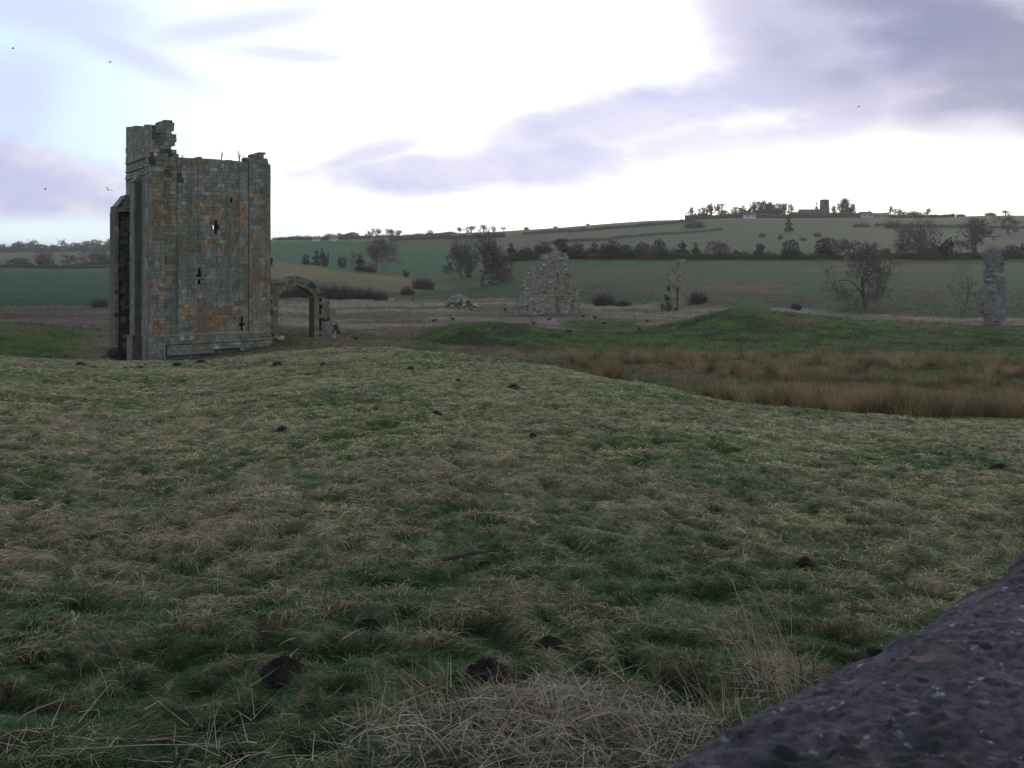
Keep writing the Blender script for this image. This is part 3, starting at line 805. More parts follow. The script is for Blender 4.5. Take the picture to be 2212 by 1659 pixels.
    stonewall(mb, ST, .02, .80, zs, zg + .3, None, 1.3, lcol, topf=lambda s: min(zg, zgl - .1 + (zg - zgl) * max(0, s - e0) / .45))
    c0, c1, cz1 = e0 - .08, e0 + .42, zg + .02
    mb.add([ST.xyz(c0, -.10, zgl - .08), ST.xyz(c1, -.10, cz1), ST.xyz(c1, 1.35, cz1), ST.xyz(c0, 1.35, zgl - .08),
            ST.xyz(c0, -.10, zgl - .18), ST.xyz(c1, -.10, cz1 - .1), ST.xyz(c1, 1.35, cz1 - .1), ST.xyz(c0, 1.35, zgl - .18)],
           [(0, 1, 2, 3), (4, 7, 6, 5), (0, 4, 5, 1), (2, 6, 7, 3), (1, 5, 6, 2), (0, 3, 7, 4)], GRN)
    part(mb, 'sloping_cap')
    # right wall and back wall, back window on the line of the middle loop
    br = FRONT.xyz(W, 0, 0)[:2]; RIGHT = Plane(0, 0, TH + 90, origin=br)
    zr = fz(1056, 345)
    mb = MB(); stonewall(mb, RIGHT, .9, DEP - .9, ZB, zr, lambda s, z: z < zr - .3 * float(vn(np.array([s * 2.]), np.array([3.]), 5)[0]), .9, frontcol)
    part(mb, 'side_wall')
    u_, v_ = Z1(708, 748); sb, zb_ = FRONT.sz(u_, v_, DEP - .45)
    mb = MB(); stonewall(mb, FRONT, .8, W, ZB, zr, lambda s, z: z < fz(700, 330) - .5 * float(vn(np.array([s * 2.]), np.array([9.]), 5)[0]), .9, frontcol, d0=DEP - .9,
                         holes=[(sb - .16, sb + .12, zb_ - .30, zb_ + .34)])
    part(mb, 'back_wall')
    # inner wall of the stair turret above the wall head
    TI = Plane(0, 0, TH + 90, origin=FRONT.xyz(fs(462), 0, 0)[:2])
    mb = MB(); zz0 = fz(470, 300)
    stonewall(mb, TI, .9, 3.2, zz0 - .6, ztop, None, .45, sidecol, topf=lambda s: ztop - max(0, s - 1.2) * .9)
    part(mb, 'turret_wall')
    # broken wall tooth at the right corner
    mb = MB()
    RS = Plane(0, 0, TH, origin=FRONT.xyz(W - .05, .25, 0)[:2])
    def tooth(s, z):
        v = (CZ - z) * F / 53.3 + V0; zy = (v - 235.7) / .341
        w_ = .02 + .09 * (820 < zy < 1000) + .13 * (1130 < zy < 1510) + .10 * float(vn(np.array([z * 3.]), np.array([1.]), 8)[0])
        return s < w_ and zy > 800
    stonewall(mb, RS, 0, .7, ZB, 2.5, tooth, .6, lambda s, z: pick([(GRN, 1), (BRN, .6), (DRK, 1.2), (GREY, .6)]), hc=(.12, .2), lc=(.1, .2), jit=.05)
    part(mb, 'broken_edge', M_rubble)
    return base


castle()


def weeds_on_tower():
    for (zx, zy, h, lab) in ((525, 325, .32, 'small dry weed in the notch beside the turret on the tower top'), (772, 322, .5, 'bare twiggy weed in the middle of the tower wall head'), (885, 334, .7, 'tallest bare sapling on the tower wall head near its right corner'), (912, 334, .38, 'short bare sapling right against the raised right corner of the tower')):
        s, z = fs(zx), fz(zx, zy); x, y, _ = FRONT.xyz(s, .4, z); mb = MB()
        for k in range(9):
            a = rnd.uniform(0, 2 * PI); L = h * rnd.uniform(.5, 1.1); p = [(0, 0, -.12)]; q = np.array([0, 0, 0.])
            for j in range(4):
                q = q + np.array([math.cos(a) * .22 * rnd.uniform(.3, 1.3), math.sin(a) * .22 * rnd.uniform(.3, 1.3), 1]) * L / 4; p.append(tuple(q)); a += rnd.uniform(-.7, .7)
            mb.tube(p, [.014, .012, .009, .007, .004], 4, (.09, .075, .05))
        o = mb.build('sapling', M_bark, None, (x, y, z)); tag(o, lab, 'sapling', 'weeds on the tower top')


weeds_on_tower()


def arch():
    A = Plane(601, 56, TH); k = .1231
    def W7(zx, zy): return 565.6 + zx * k, 581.3 + zy * k
    def P(zx, zy): return A.sz(*W7(zx, zy))
    sL, zsp = P(290, 530); sR = P(920, 530)[0]; zap = P(660, 285)[1]; zb = -3.1
    th = .85; base = empty('ruined_arch', (*A.xyz((sL + sR) / 2, .3, 0)[:2], -2.5)); inv = base.location.copy()
    tag(base, 'free standing mossy pointed stone arch beside the tower', 'ruined arch')
    def part(mb, name, label=None):
        o = mb.build(name, M_rubble); o.parent = base; o.location = (-inv[0], -inv[1], -inv[2]); return o
    mid = (sL + sR) / 2; span = sR - sL; rise = zap - zsp
    hs = span / 2
    def arcpt(t, r_add, left):
        # t 0 springing .. 1 apex: a low pointed arch
        a = t * PI / 2; q = (hs + r_add) * math.cos(a); z = zsp + (rise + r_add * 1.05) * (.66 * math.sin(a) + .34 * (1 - math.cos(a)))
        return (mid - q if left else mid + q), z
    mb = MB(); mo = MB(); n = 9
    c = lambda: pick([((.17, .15, .10), 2), (GREY, .8), ((.12, .13, .09), 1.2)])
    d = lambda: pick([(GRN, 1.4), (DRK, 1.0), (BRN, .5), (GREY, .4)])
    for left in (True, False):
        for i in range(n):
            t0, t1 = i / n + .004, (i + 1) / n - .004
            for (r0, r1, d0, d1, tgt, cf) in ((0, .26, 0, th, mb, c), (.262, .50, -.05, th + .02, mo, d)):
                if left is True and r0 > 0 and i < 2: pass
                q = [arcpt(t0, r0, left), arcpt(t1, r0, left), arcpt(t1, r1 + (rnd.uniform(-.05, .08) if r0 else 0), left), arcpt(t0, r1 + (rnd.uniform(-.05, .08) if r0 else 0), left)]
                jj = rnd.uniform(0, .008)
                f4 = [A.xyz(p[0], d0 - jj, p[1]) for p in q]; b4 = [A.xyz(p[0], d1, p[1]) for p in q]
                tgt.box8(f4 + b4, cf())
    stonewall(mb, A, sL - .24, sL, zb, zsp, None, th, lambda s, z: c(), hc=(.2, .3), lc=(.24, .3))
    stonewall(mb, A, sR, sR + .30, zb, zsp, None, th, lambda s, z: c(), hc=(.2, .3), lc=(.3, .35))
    part(mb, 'arch_ring')
    part(mo, 'hood_stones')
    mb = MB()
    dk = lambda s, z: pick([(GRN, 1.2), ((.15, .145, .12), 1.4), (PALE, .2), (BRN, .3), (DRK, .2)])
    sl0 = P(62, 600)[0]
    zl = P(150, 480)[1]
    stonewall(mb, A, sl0, sL - .24, zb, zl, lambda s, z: z < zl - .1 and s > sl0 + .35 * float(vn(np.array([z * 2.5]), np.array([4.]), 3)[0]), .8, dk, hc=(.13, .22), lc=(.15, .32), jit=.05)
    part(mb, 'rubble_jamb'); mb = MB()
    outl = [P(*q) for q in [(1040, 1250), (1040, 540), (1100, 500), (1150, 560), (1200, 600), (1225, 680), (1295, 725), (1300, 850), (1260, 880), (1250, 1100), (1240, 1250)]]
    o1 = [p[0] for p in outl]
    stonewall(mb, A, sR + .30, max(o1), zb, max(p[1] for p in outl), lambda s, z: in_poly([(p[0] + .0, p[1]) for p in outl], s, z) or z < P(1100, 1100)[1], .8, dk, hc=(.13, .22), lc=(.15, .32), jit=.02)
    part(mb, 'rubble_wall')
    # fallen stone leaning at the right foot
    x, y, z = on(*W7(1300, 930), 56, 70); mb = MB()
    mb.box8([(-.25, -.2, -.4), (.3, -.2, -.4), (.3, .2, -.4), (-.25, .2, -.4), (-.22, -.15, .28), (-.02, -.15, .32), (0, .15, .3), (-.22, .15, .26)], (.07, .055, .04))
    o = mb.build('fallen_block', M_rubble, None, (x + .1, y, z + .3)); tag(o, 'small dark wedge shaped block at the right foot of the arch', 'stone')
    x, y, z = on(*W7(330, 1250), 50, 58); mb = MB()
    blob_rock(mb, .22, (.33, .28, .2)); o = mb.build('fallen_block', M_rubble, None, (x, y, z + .1)); tag(o, 'pale fallen stone at the left foot of the arch', 'stone')


def blob_rock(mb, r, col, seed=1, n=10, flat=.7):
    base = len(mb.v)
    for i in range(n + 1):
        for j in range(n):
            a = PI * i / n; b = 2 * PI * j / n
            p = np.array([math.sin(a) * math.cos(b), math.sin(a) * math.sin(b), math.cos(a) * flat])
            q = 1 + .28 * (float(fbm(np.array([p[0] * 2 + seed]), np.array([p[1] * 2 + p[2] * 3 + seed]), seed, 2)[0]) - .5) * 2
            mb.v.append(tuple(p * r * q)); mb.c.append(col)
    for i in range(n):
        for j in range(n):
            a = base + i * n + j; b = base + i * n + (j + 1) % n; mb.f.append((a, a + n, b + n, b))


arch()


def ruin(name, u0, Y0, th, outline, conv, zbase, thick, holes, fholes, label, cat, pal, brown=()):
    pl = Plane(u0, Y0, th)
    P = lambda q: pl.sz(*conv(*q))
    o = [P(q) for q in outline]; s0 = min(p[0] for p in o); s1 = max(p[0] for p in o); z1 = max(p[1] for p in o)
    def rc(r): a, b = P((r[0], r[3])), P((r[1], r[2])); return (a[0], b[0], a[1], b[1])
    H = [rc(r) for r in holes]; FH = [rc(r) for r in fholes]; BR = [rc(r) for r in brown]
    zmin = min(p[1] for p in o) + .1
    def ins(s, z): return in_poly(o, s, z) or (z <= zmin and in_poly(o, s, zmin + .05))
    def cf(s, z):
        for b in BR:
            if b[0] < s < b[1] and b[2] < z < b[3]: return pick([(BRN, 1), (ORG, .5), (TAN, 1), (GREY, .5)])
        return pick(pal)
    bx, by = pl.xyz((s0 + s1) / 2, thick / 2, 0)[:2]
    mb = MB(); stonewall(mb, pl, s0, s1, zbase, z1, ins, thick, cf, hc=(.10, .18), lc=(.14, .38), holes=H, fholes=FH, jit=.022, cj=.018, gap=.02, core=(.13, .12, .10))
    e = mb.build(name, M_rubble); tag(e, label, cat); e.data.transform(__import__('mathutils').Matrix.Translation((-bx, -by, -zbase))); e.location = (bx, by, zbase)
    return e, pl


RP = [((.245, .228, .19), 2.6), ((.205, .192, .165), 1.5), ((.225, .205, .18), 1.2), ((.36, .35, .33), .25), (BLU, .5), (BRN, .08)]
c4 = lambda zx, zy: (1084 + zx * .2024, 502.7 + zy * .2024)
c6 = lambda zx, zy: (1806.7 + zx * .1832, 471.3 + zy * .1832)
ruin('ruined_wall', 1185, 97, 6, [(150, 900), (150, 860), (160, 760), (190, 700), (210, 580), (245, 480), (290, 400), (350, 360), (420, 330), (430, 240), (500, 215), (600, 190), (680, 210), (720, 270), (745, 330), (760, 450), (800, 540), (820, 640), (830, 760), (850, 860), (850, 900)], c4, -4.3, 1.4,
     [], [(585, 603, 425, 535), (560, 600, 415, 432), (670, 735, 435, 468), (418, 440, 430, 452), (338, 356, 580, 602), (560, 606, 588, 608), (772, 790, 595, 615), (570, 612, 690, 905), (612, 632, 780, 905), (540, 680, 682, 694), (760, 790, 700, 735), (740, 765, 735, 840), (215, 240, 580, 600), (640, 690, 700, 715)],
     'broad tapering rubble wall ruin standing alone in the middle of the plain', 'ruined wall', RP, [(400, 530, 540, 660), (650, 740, 540, 660), (600, 720, 660, 720), (400, 420, 240, 270)])
e2, pl2 = ruin('ruined_pillar', 1455, 105, 4, [(1750, 880), (1750, 830), (1775, 700), (1800, 640), (1795, 540), (1785, 430), (1830, 385), (1885, 378), (1885, 285), (1952, 280), (1952, 400), (1948, 640), (1930, 840), (1930, 880)], c4, -4.4, 1.0,
     [(1835, 1884, 590, 900)], [(1822, 1896, 570, 600)], 'narrow ruined pillar with a doorway slot and ivy on its left side', 'ruined pillar', [((.24, .225, .175), 2.4), (TAN, .3), (GREY, 1.5), (GRN, .5)], [(1820, 1900, 560, 620)])
ruin('ruined_pillar', 2145, 81, -8, [(1790, 1340), (1790, 1260), (1760, 1100), (1690, 1100), (1680, 1000), (1700, 920), (1740, 840), (1790, 780), (1800, 560), (1770, 480), (1770, 400), (1850, 380), (1950, 420), (1960, 500), (1980, 560), (1970, 680), (2000, 750), (2010, 850), (2020, 960), (1990, 1050), (2000, 1180), (1970, 1280), (1970, 1340)], c6, -4.4, 1.1,
     [], [(1800, 1870, 880, 960), (1690, 1740, 1000, 1100), (1830, 1870, 470, 495), (1900, 1925, 780, 900), (1820, 1860, 560, 575)], 'tall ragged grey rubble pillar at the right edge of the view', 'ruined pillar', [((.17, .17, .17), 2), (BLU, .6), ((.18, .172, .165), 1.4), ((.30, .30, .32), .2), (DRK, .12)])


# ------------------------------------------------------------------ plants
def leaf_cloud(mb, cx, cy, cz, rx, ry, rz, n, size, base, shape='ell', seed=0):
    R = random.Random(seed)
    lumps = [(R.uniform(-1, 1), R.uniform(-1, 1), R.uniform(-1, 1), R.uniform(.35, .6)) for _ in range(9)]
    made = 0; tries = 0
    while made < n and tries < n * 12:
        tries += 1
        x, y, z = R.uniform(-1, 1), R.uniform(-1, 1), R.uniform(-1, 1)
        if shape == 'cone':
            lim = (1 - (z + 1) / 2) ** .75 * (.85 + .3 * math.sin(z * 9 + seed)) + .05
            if x * x + y * y > lim * lim: continue
        else:
            if x * x + y * y + z * z > 1: continue
        d = min(math.dist((x, y, z), l[:3]) / l[3] for l in lumps)
        if shape != 'cone' and d > 1.25: continue
        if shape == 'cone' and d > 2.3 and R.random() < .6: continue
        k = R.uniform(.5, 1.6); s = size * R.uniform(.5, 1.3)
        p = np.array([cx + x * rx, cy + y * ry, cz + z * rz])
        a = np.array([R.gauss(0, 1) for _ in range(3)]); b = np.array([R.gauss(0, 1) for _ in range(3)])
        a /= np.linalg.norm(a); b -= a * a.dot(b); b /= np.linalg.norm(b)
        mb.add([p - a * s, p - b * s * .6, p + a * s, p + b * s * .6], [(0, 1, 2, 3)], tuple(c * k for c in base)); made += 1


def bare(seed, levels=5, spread=.55, trunk=.22, upward=.25, minr=.012, lean=0.0, nb=(3, 5), col=(.100, .086, .080), shrink=.72, r0=.035, wig=.18, split=1):
    """unit-height bare tree: returns (trunk+limbs mesh builder, twig mesh builder)"""
    R = random.Random(seed); a = MB(); b = MB()
    def grow(p, d, L, r, lv):
        k = 4 if lv < 3 else 2; pts = [tuple(p)]; q = np.array(p, float); dd = np.array(d, float)
        for i in range(k):
            dd = dd + np.array([R.gauss(0, wig), R.gauss(0, wig), R.gauss(0, wig * .5) + (upward * .12 if lv else 0)]); dd /= np.linalg.norm(dd)
            q = q + dd * L / k; pts.append(tuple(q))
        r1 = max(r * .62, minr * .6)
        tgt = a if lv <= split else b
        tgt.tube(pts, list(np.linspace(r, r1, k + 1)), 6 if lv == 0 else (4 if lv < 3 else 3), tuple(c * R.uniform(.8, 1.2) for c in col))
        if lv >= levels: return
        m = R.randint(*nb)
        for j in range(m):
            t = 1.0 if j == 0 else R.uniform(.35, 1.0)
            i0 = min(int(t * k), k - 1); f = t * k - i0; s = np.array(pts[i0]) * (1 - f) + np.array(pts[i0 + 1]) * f
            az = R.uniform(0, 2 * PI); e = np.cross(dd, [math.cos(az), math.sin(az), R.uniform(-.3, .3)]); e /= (np.linalg.norm(e) + 1e-6)
            nd = dd * (1 - spread * (.5 if j == 0 else 1)) + e * spread * (.7 if j == 0 else 1.25) + np.array([0, 0, upward * .4]); nd /= np.linalg.norm(nd)
            grow(s, nd, L * shrink * R.uniform(.75, 1.15), r1 * R.uniform(.6, .85), lv + 1)
    grow((0, 0, -.01), (lean, 0, 1), trunk, r0, 0)
    V_ = np.array(b.v); top = np.percentile(V_[:, 2], 99.5); mx_, my_ = V_[:, 0].mean(), V_[:, 1].mean()
    for m_ in (a, b): m_.v = [(v[0] - mx_ * min(1, max(0, v[2] / top)), v[1] - my_ * min(1, max(0, v[2] / top)), v[2]) for v in m_.v]
    for m_ in (a, b): m_.v = [(v[0] / top, v[1] / top, v[2] / top) for v in m_.v]
    w_ = (max(v[0] for v in b.v) - min(v[0] for v in b.v))
    return a, b, w_


# shared variants -------------------------------------------------
def norm(c_, also=()):
    V = np.array(c_.v); w_ = (V[:, 0].max() - V[:, 0].min() + V[:, 1].max() - V[:, 1].min()) / 2; t_ = V[:, 2].max()
    for m_ in (c_, *also): m_.v = [(v[0] / w_, v[1] / w_, v[2] / t_) for v in m_.v]


def vmesh(mb, name, m_): me = mb.mesh(name); me.materials.append(m_); return me
BARE = []
for sd_, kw in ((1, dict(spread=.6, trunk=.2)), (2, dict(spread=.5, trunk=.26)), (3, dict(spread=.7, trunk=.15, upward=.1)), (4, dict(spread=.55, trunk=.2))):
    a_, b_, w_ = bare(sd_, levels=4, nb=(4, 5), minr=.008, r0=.03, **kw); BARE.append((vmesh(a_, 'trunk', M_bark), vmesh(b_, 'crown', M_bark), w_))
CON = []
for i in range(4):
    t_ = MB(); t_.tube([(0, 0, -.02), (0, 0, .45), (.01, 0, .9)], [.035, .025, .006], 5, (.05, .04, .035)); c_ = MB()
    leaf_cloud(c_, 0, 0, .54, .33, .33, .48, 620, .045, (.016, .026, .016), 'cone', 40 + i); norm(c_, (t_,)); CON.append((vmesh(t_, 'trunk', M_bark), vmesh(c_, 'crown', M_leaf), 1))
EVG = []
for i in range(4):
    t_ = MB(); t_.tube([(0, 0, -.02), (.02, 0, .3), (0, .02, .6)], [.04, .03, .012], 5, (.05, .04, .035)); c_ = MB()
    leaf_cloud(c_, 0, 0, .52, .46, .46, .47, 800, .045, (.018, .027, .017), 'ell', 60 + i); leaf_cloud(c_, .05, 0, .25, .44, .44, .24, 420, .045, (.014, .022, .013), 'ell', 90 + i); norm(c_, (t_,))
    EVG.append((vmesh(t_, 'trunk', M_bark), vmesh(c_, 'crown', M_leaf), 1))
SCR = []
for i in range(3):   # twiggy leafless thicket bush
    R = random.Random(500 + i); mb = MB()
    for k in range(420):
        a = R.uniform(0, 2 * PI); rr_ = R.random() ** .5 * .52; p = np.array([rr_ * math.cos(a), rr_ * math.sin(a), -.02])
        L = math.sqrt(max(.04, 1 - (rr_ / .56) ** 2)) * R.uniform(.55, 1.0) * (.8 + .2 * math.sin(a * 3 + i))
        d = np.array([R.gauss(0, .3), R.gauss(0, .3), 1]); d /= np.linalg.norm(d); pts = [tuple(p)]
        for j in range(3): d = d + np.array([R.gauss(0, .25), R.gauss(0, .25), 0]); d /= np.linalg.norm(d); p = p + d * L / 3; pts.append(tuple(p))
        mb.tube(pts, [.010, .009, .007, .003], 3, tuple(c * R.uniform(.6, 1.5) for c in (.062, .048, .054)))
    norm(mb); SCR.append((vmesh(mb, 'scrub_bush', M_bark), 1.0))


def plant(kind, i, u, v, h, label, wid=None, y0=80, y1=None, group=None, name=None, parts=True, cat=None, Y=None):
    """u, v: foot in the reading frame; h, wid: height and width in the reading frame's pixels"""
    if Y is None: x, Y, z = on(u, v, y0, y1)
    else: x = (u - U0) / F * Y; z = hz(x, Y)
    H = h * Y / F
    if kind == 'scrub':
        me, ww = SCR[i % len(SCR)]; o = obj(name or 'scrub_bush', me, None, (x, Y, z)); sw = (wid or h) * Y / F / ww
        o.scale = (sw, sw * .8, H); o.rotation_euler = (0, 0, rnd.uniform(0, 6)); tag(o, label, cat or 'bush', group); return o
    lib = {'bare': BARE, 'con': CON, 'evg': EVG}[kind]; t_, c_, ww = lib[i % len(lib)]
    sw = H if wid is None else wid * Y / F / ww
    if kind != 'evg': sw = min(sw, 1.45 * H)
    nm = name or {'bare': 'bare_tree', 'con': 'conifer', 'evg': 'evergreen_tree'}[kind]
    e = empty(nm, (x, Y, z), rnd.uniform(0, 6.28)); tag(e, label, cat or 'tree', group); e.scale = (sw, sw, H)
    obj('trunk', t_, e); obj('crown', c_, e); return e


# --- hedge row of dark evergreens across the hillside foot
row = [(1104, 'con', 36, 30), (1136, 'evg', 24, 34), (1175, 'evg', 34, 40), (1215, 'evg', 38, 44), (1250, 'evg', 30, 36), (1284, 'con', 32, 36), (1320, 'evg', 38, 46), (1352, 'evg', 26, 36), (1387, 'evg', 30, 38), (1424, 'evg', 38, 34), (1450, 'scrub', 24, 40), (1474, 'con', 34, 30), (1503, 'con', 32, 26),
       (1553, 'bare', 34, 60), (1597, 'evg', 18, 26), (1641, 'evg', 30, 26), (1710, 'evg', 38, 42), (1783, 'evg', 40, 52), (1828, 'bare', 38, 60), (1865, 'scrub', 26, 50), (1916, 'evg', 20, 24), (2012, 'scrub', 26, 40), (2036, 'evg', 42, 44), (2105, 'bare', 64, 100), (2150, 'scrub', 30, 60), (2186, 'evg', 26, 36), (2225, 'evg', 28, 40), (2290, 'evg', 34, 44), (1130, 'scrub', 26, 60), (1270, 'scrub', 24, 50), (1400, 'scrub', 22, 60), (1560, 'scrub', 24, 60), (1660, 'scrub', 18, 60), (1060, 'scrub', 30, 50)]
desc = {1104: 'pointed dark conifer at the left end of the hillside hedge row', 1136: 'low dark evergreen second from the left end of the hedge row', 1175: 'rounded evergreen in the hedge row just left of the broad wall ruin top', 1215: 'broad dark evergreen directly behind the top of the broad wall ruin', 1250: 'dark evergreen just right of the broad wall ruin top',
        1284: 'squat cone shaped conifer right of the broad wall ruin in the hedge row', 1320: 'tall broad evergreen halfway between wall ruin and narrow pillar in the hedge row', 1352: 'small evergreen right of the tall broad one in the hedge row', 1387: 'evergreen left of the rounded one near the narrow pillar', 1424: 'tall rounded evergreen left of the narrow ruined pillar',
        1450: 'leafless hedge bush between rounded evergreen and narrow pillar', 1474: 'dark conifer directly behind the narrow ruined pillar top', 1503: 'pointed conifer just right of the narrow ruined pillar', 1553: 'wide leafless tree in the hedge row right of the narrow pillar', 1597: 'very small dark evergreen in the open stretch of the hedge row', 1641: 'small upright evergreen standing apart in the hedge row',
        1710: 'large round dark evergreen below the church end of the hill', 1783: 'biggest dark evergreen of the hedge row below the church tower', 1828: 'leafless tree right of the biggest hedge row evergreen', 1865: 'leafless bush behind the big spreading bare tree', 1916: 'small dark evergreen left of the great bare oak on the hill foot', 2012: 'leafless bush left of the dark evergreen by the great oak',
        2036: 'large dark evergreen right of the great bare oak', 2105: 'tall dense leafless tree left of the right hand pillar', 2150: 'leafless thicket behind the right hand ruined pillar', 2186: 'dark evergreen right of the right hand pillar top', 2225: 'dark evergreen at the right picture edge in the hedge row', 2290: 'dark evergreen beyond the right picture edge',
        1130: 'leafless thicket between the two leftmost hedge row evergreens', 1270: 'leafless thicket right of the broad wall ruin in the hedge row', 1400: 'leafless thicket below the evergreens left of the narrow pillar', 1560: 'leafless thicket under the wide bare tree of the hedge row', 1660: 'low thicket between small and large evergreens of the hedge row', 1060: 'leafless thicket at the far left end of the hedge row'}
for i, (u, k, h, wd) in enumerate(row):
    plant(k, i, u, 560 if u < 1700 else 558, h * 1.22, desc[u], wd * 1.12, 230, 300, 'trees and bushes of the hillside hedge row', Y=258 + (i % 3) * 3)
for i in range(17):
    plant('scrub', i, 1092 + i * 26, 0, 27 + (i * 7) % 8, ORD[i] + ' leafless filler bush from the left in the thick part of the hedge row', 40, Y=263 + i % 3, group='leafless bushes filling the hedge row')
for i in range(19):
    plant('scrub', i, 1534 + i * 38, 0, 15 + (i * 7) % 9, ORD[i] + ' low filler bush right of the narrow pillar along the hedge row', 48, Y=263 + i % 3, group='low bushes under the hedge row')
# single trees on the lower ground
def own_tree(name, seed, u, v, h, wid, label, y0, y1, rz=0, **kw):
    x, Y, z = on(u, v, y0, y1); a, b, w_ = bare(seed, **kw); e = empty(name, (x, Y, z), rz); H = h * Y / F; sw = wid * Y / F / w_
    e.scale = (sw, sw, H); tag(e, label, 'tree'); obj('trunk', vmesh(a, 'trunk', M_bark), e); obj('crown', vmesh(b, 'crown', M_bark), e); return e
own_tree('bare_tree', 21, 1868, 668, 142, 190, 'wide spreading leafless tree on the plain below the hill, right of the green mound', 95, 125, levels=5, nb=(4, 5), spread=.72, trunk=.24, minr=.0022, r0=.016, upward=.1, split=2)
own_tree('bare_tree', 22, 2082, 682, 125, 80, 'slim leafless tree with a crooked forked trunk left of the right hand pillar', 85, 100, levels=4, nb=(3, 4), spread=.5, trunk=.42, minr=.005, r0=.03, wig=.25, lean=.25, split=2)
own_tree('bare_tree', 23, 1977, 559, 95, 150, 'great bare oak with a pale trunk standing in the hedge row on the right', 240, 280, levels=5, nb=(4, 5), spread=.7, trunk=.22, minr=.003, r0=.018, upward=.05, col=(.075, .066, .055), split=1)
own_tree('bare_tree', 24, 1045, 618, 118, 130, 'large tangled leafless tree cluster at the left end of the hedge row', 150, 230, levels=5, nb=(4, 5), spread=.62, trunk=.14, minr=.003, r0=.013, split=1)
own_tree('bare_tree', 25, 998, 604, 84, 90, 'leafless tree with a reddish crown behind the rubble heap', 200, 280, levels=5, nb=(4, 5), spread=.65, trunk=.14, minr=.003, r0=.013, split=1)
own_tree('bare_tree', 26, 812, 588, 74, 130, 'broad faint leafless tree in the green field left of centre', 260, 350, levels=5, nb=(4, 5), spread=.7, trunk=.16, minr=.003, r0=.012, split=1)
# evergreens of the middle distance, left of centre
for i, (k, u, v, h, wd, lab) in enumerate([('evg', 660, 574, 26, 20, 'small round evergreen, leftmost of the clump beyond the arch'), ('con', 684, 575, 42, 26, 'tall narrow conifer in the middle of the clump beyond the arch'), ('evg', 701, 578, 46, 20, 'tallest columnar evergreen of the clump beyond the arch'), ('evg', 738, 580, 26, 22, 'small evergreen right of the clump beyond the arch'),
                               ('con', 778, 588, 40, 26, 'dark pointed evergreen alone in front of the faint bare tree'), ('scrub', 800, 588, 20, 34, 'low thorn bush right of the pointed evergreen'), ('evg', 877, 600, 20, 14, 'little dark evergreen above the rounded thicket'), ('con', 1011, 600, 40, 18, 'dark upright conifer among the bare trees left of the hedge row')]):
    plant(k, i, u, v, h, lab, wd, 225, 330)
# scrub thicket under the spur, behind the arch
ths = [(585, 640, 46), (612, 642, 40), (640, 642, 44), (668, 644, 46), (695, 646, 48), (722, 646, 46), (748, 646, 42), (772, 646, 38), (797, 646, 34), (822, 648, 28)]
for i, (u, v, h) in enumerate(ths):
    plant('scrub', i, u, v, h, ORD[i] + ' purple brown thorn bush from the tower in the thicket behind the arch', 46, 120, 160, 'thorn bushes of the thicket behind the arch')
plant('scrub', 1, 914, 624, 36, 'low wide rounded thorn thicket left of the rubble heap', 76, 125, 180)
plant('scrub', 2, 880, 636, 24, 'smaller thorn bush at the left of the rounded thicket', 40, 120, 170)
plant('scrub', 0, 1305, 660, 36, 'dark leafless bush right of the broad wall ruin', 70, 100, 125)
plant('scrub', 2, 1345, 662, 20, 'low bush trailing right of the dark leafless one', 50, 100, 125)
plant('scrub', 1, 1508, 655, 40, 'dark leafless bush right of the narrow ruined pillar', 64, 100, 135)
plant('scrub', 0, 215, 664, 28, 'low leafless bush in front of the dark green field left of the tower', 60, 100, 125)
plant('scrub', 0, 1720, 668, 18, 'small low bush behind the right flank of the green mound', 40, 95, 120)
# bushes on the upper hillside
for i, (k, u, v, h, wd, lab) in enumerate([('con', 1704, 502, 34, 24, 'dark conifer on the slope below the church'), ('scrub', 1647, 512, 14, 22, 'small bush on the hillside left of the church conifer'), ('scrub', 1686, 517, 14, 14, 'tiny bush on the slope under the church conifer'), ('scrub', 1766, 512, 14, 22, 'small bush on the slope below the church tower'),
                               ('scrub', 1735, 520, 10, 26, 'low bramble patch on the slope below the nave'), ('scrub', 1860, 490, 12, 60, 'wide low scrub on the slope right of the round tree'), ('scrub', 1930, 492, 22, 60, 'scrub patch above the great bare oak'), ('bare', 2110, 520, 50, 100, 'broad leafless tree on the upper slope at right'), ('bare', 2180, 505, 40, 90, 'leafless tree high on the slope at the right edge'), ('scrub', 1500, 492, 22, 60, 'dark scrub below the trees at the left end of the village')]):
    plant(k, i, u, v, h, lab, wd, 290, 590)


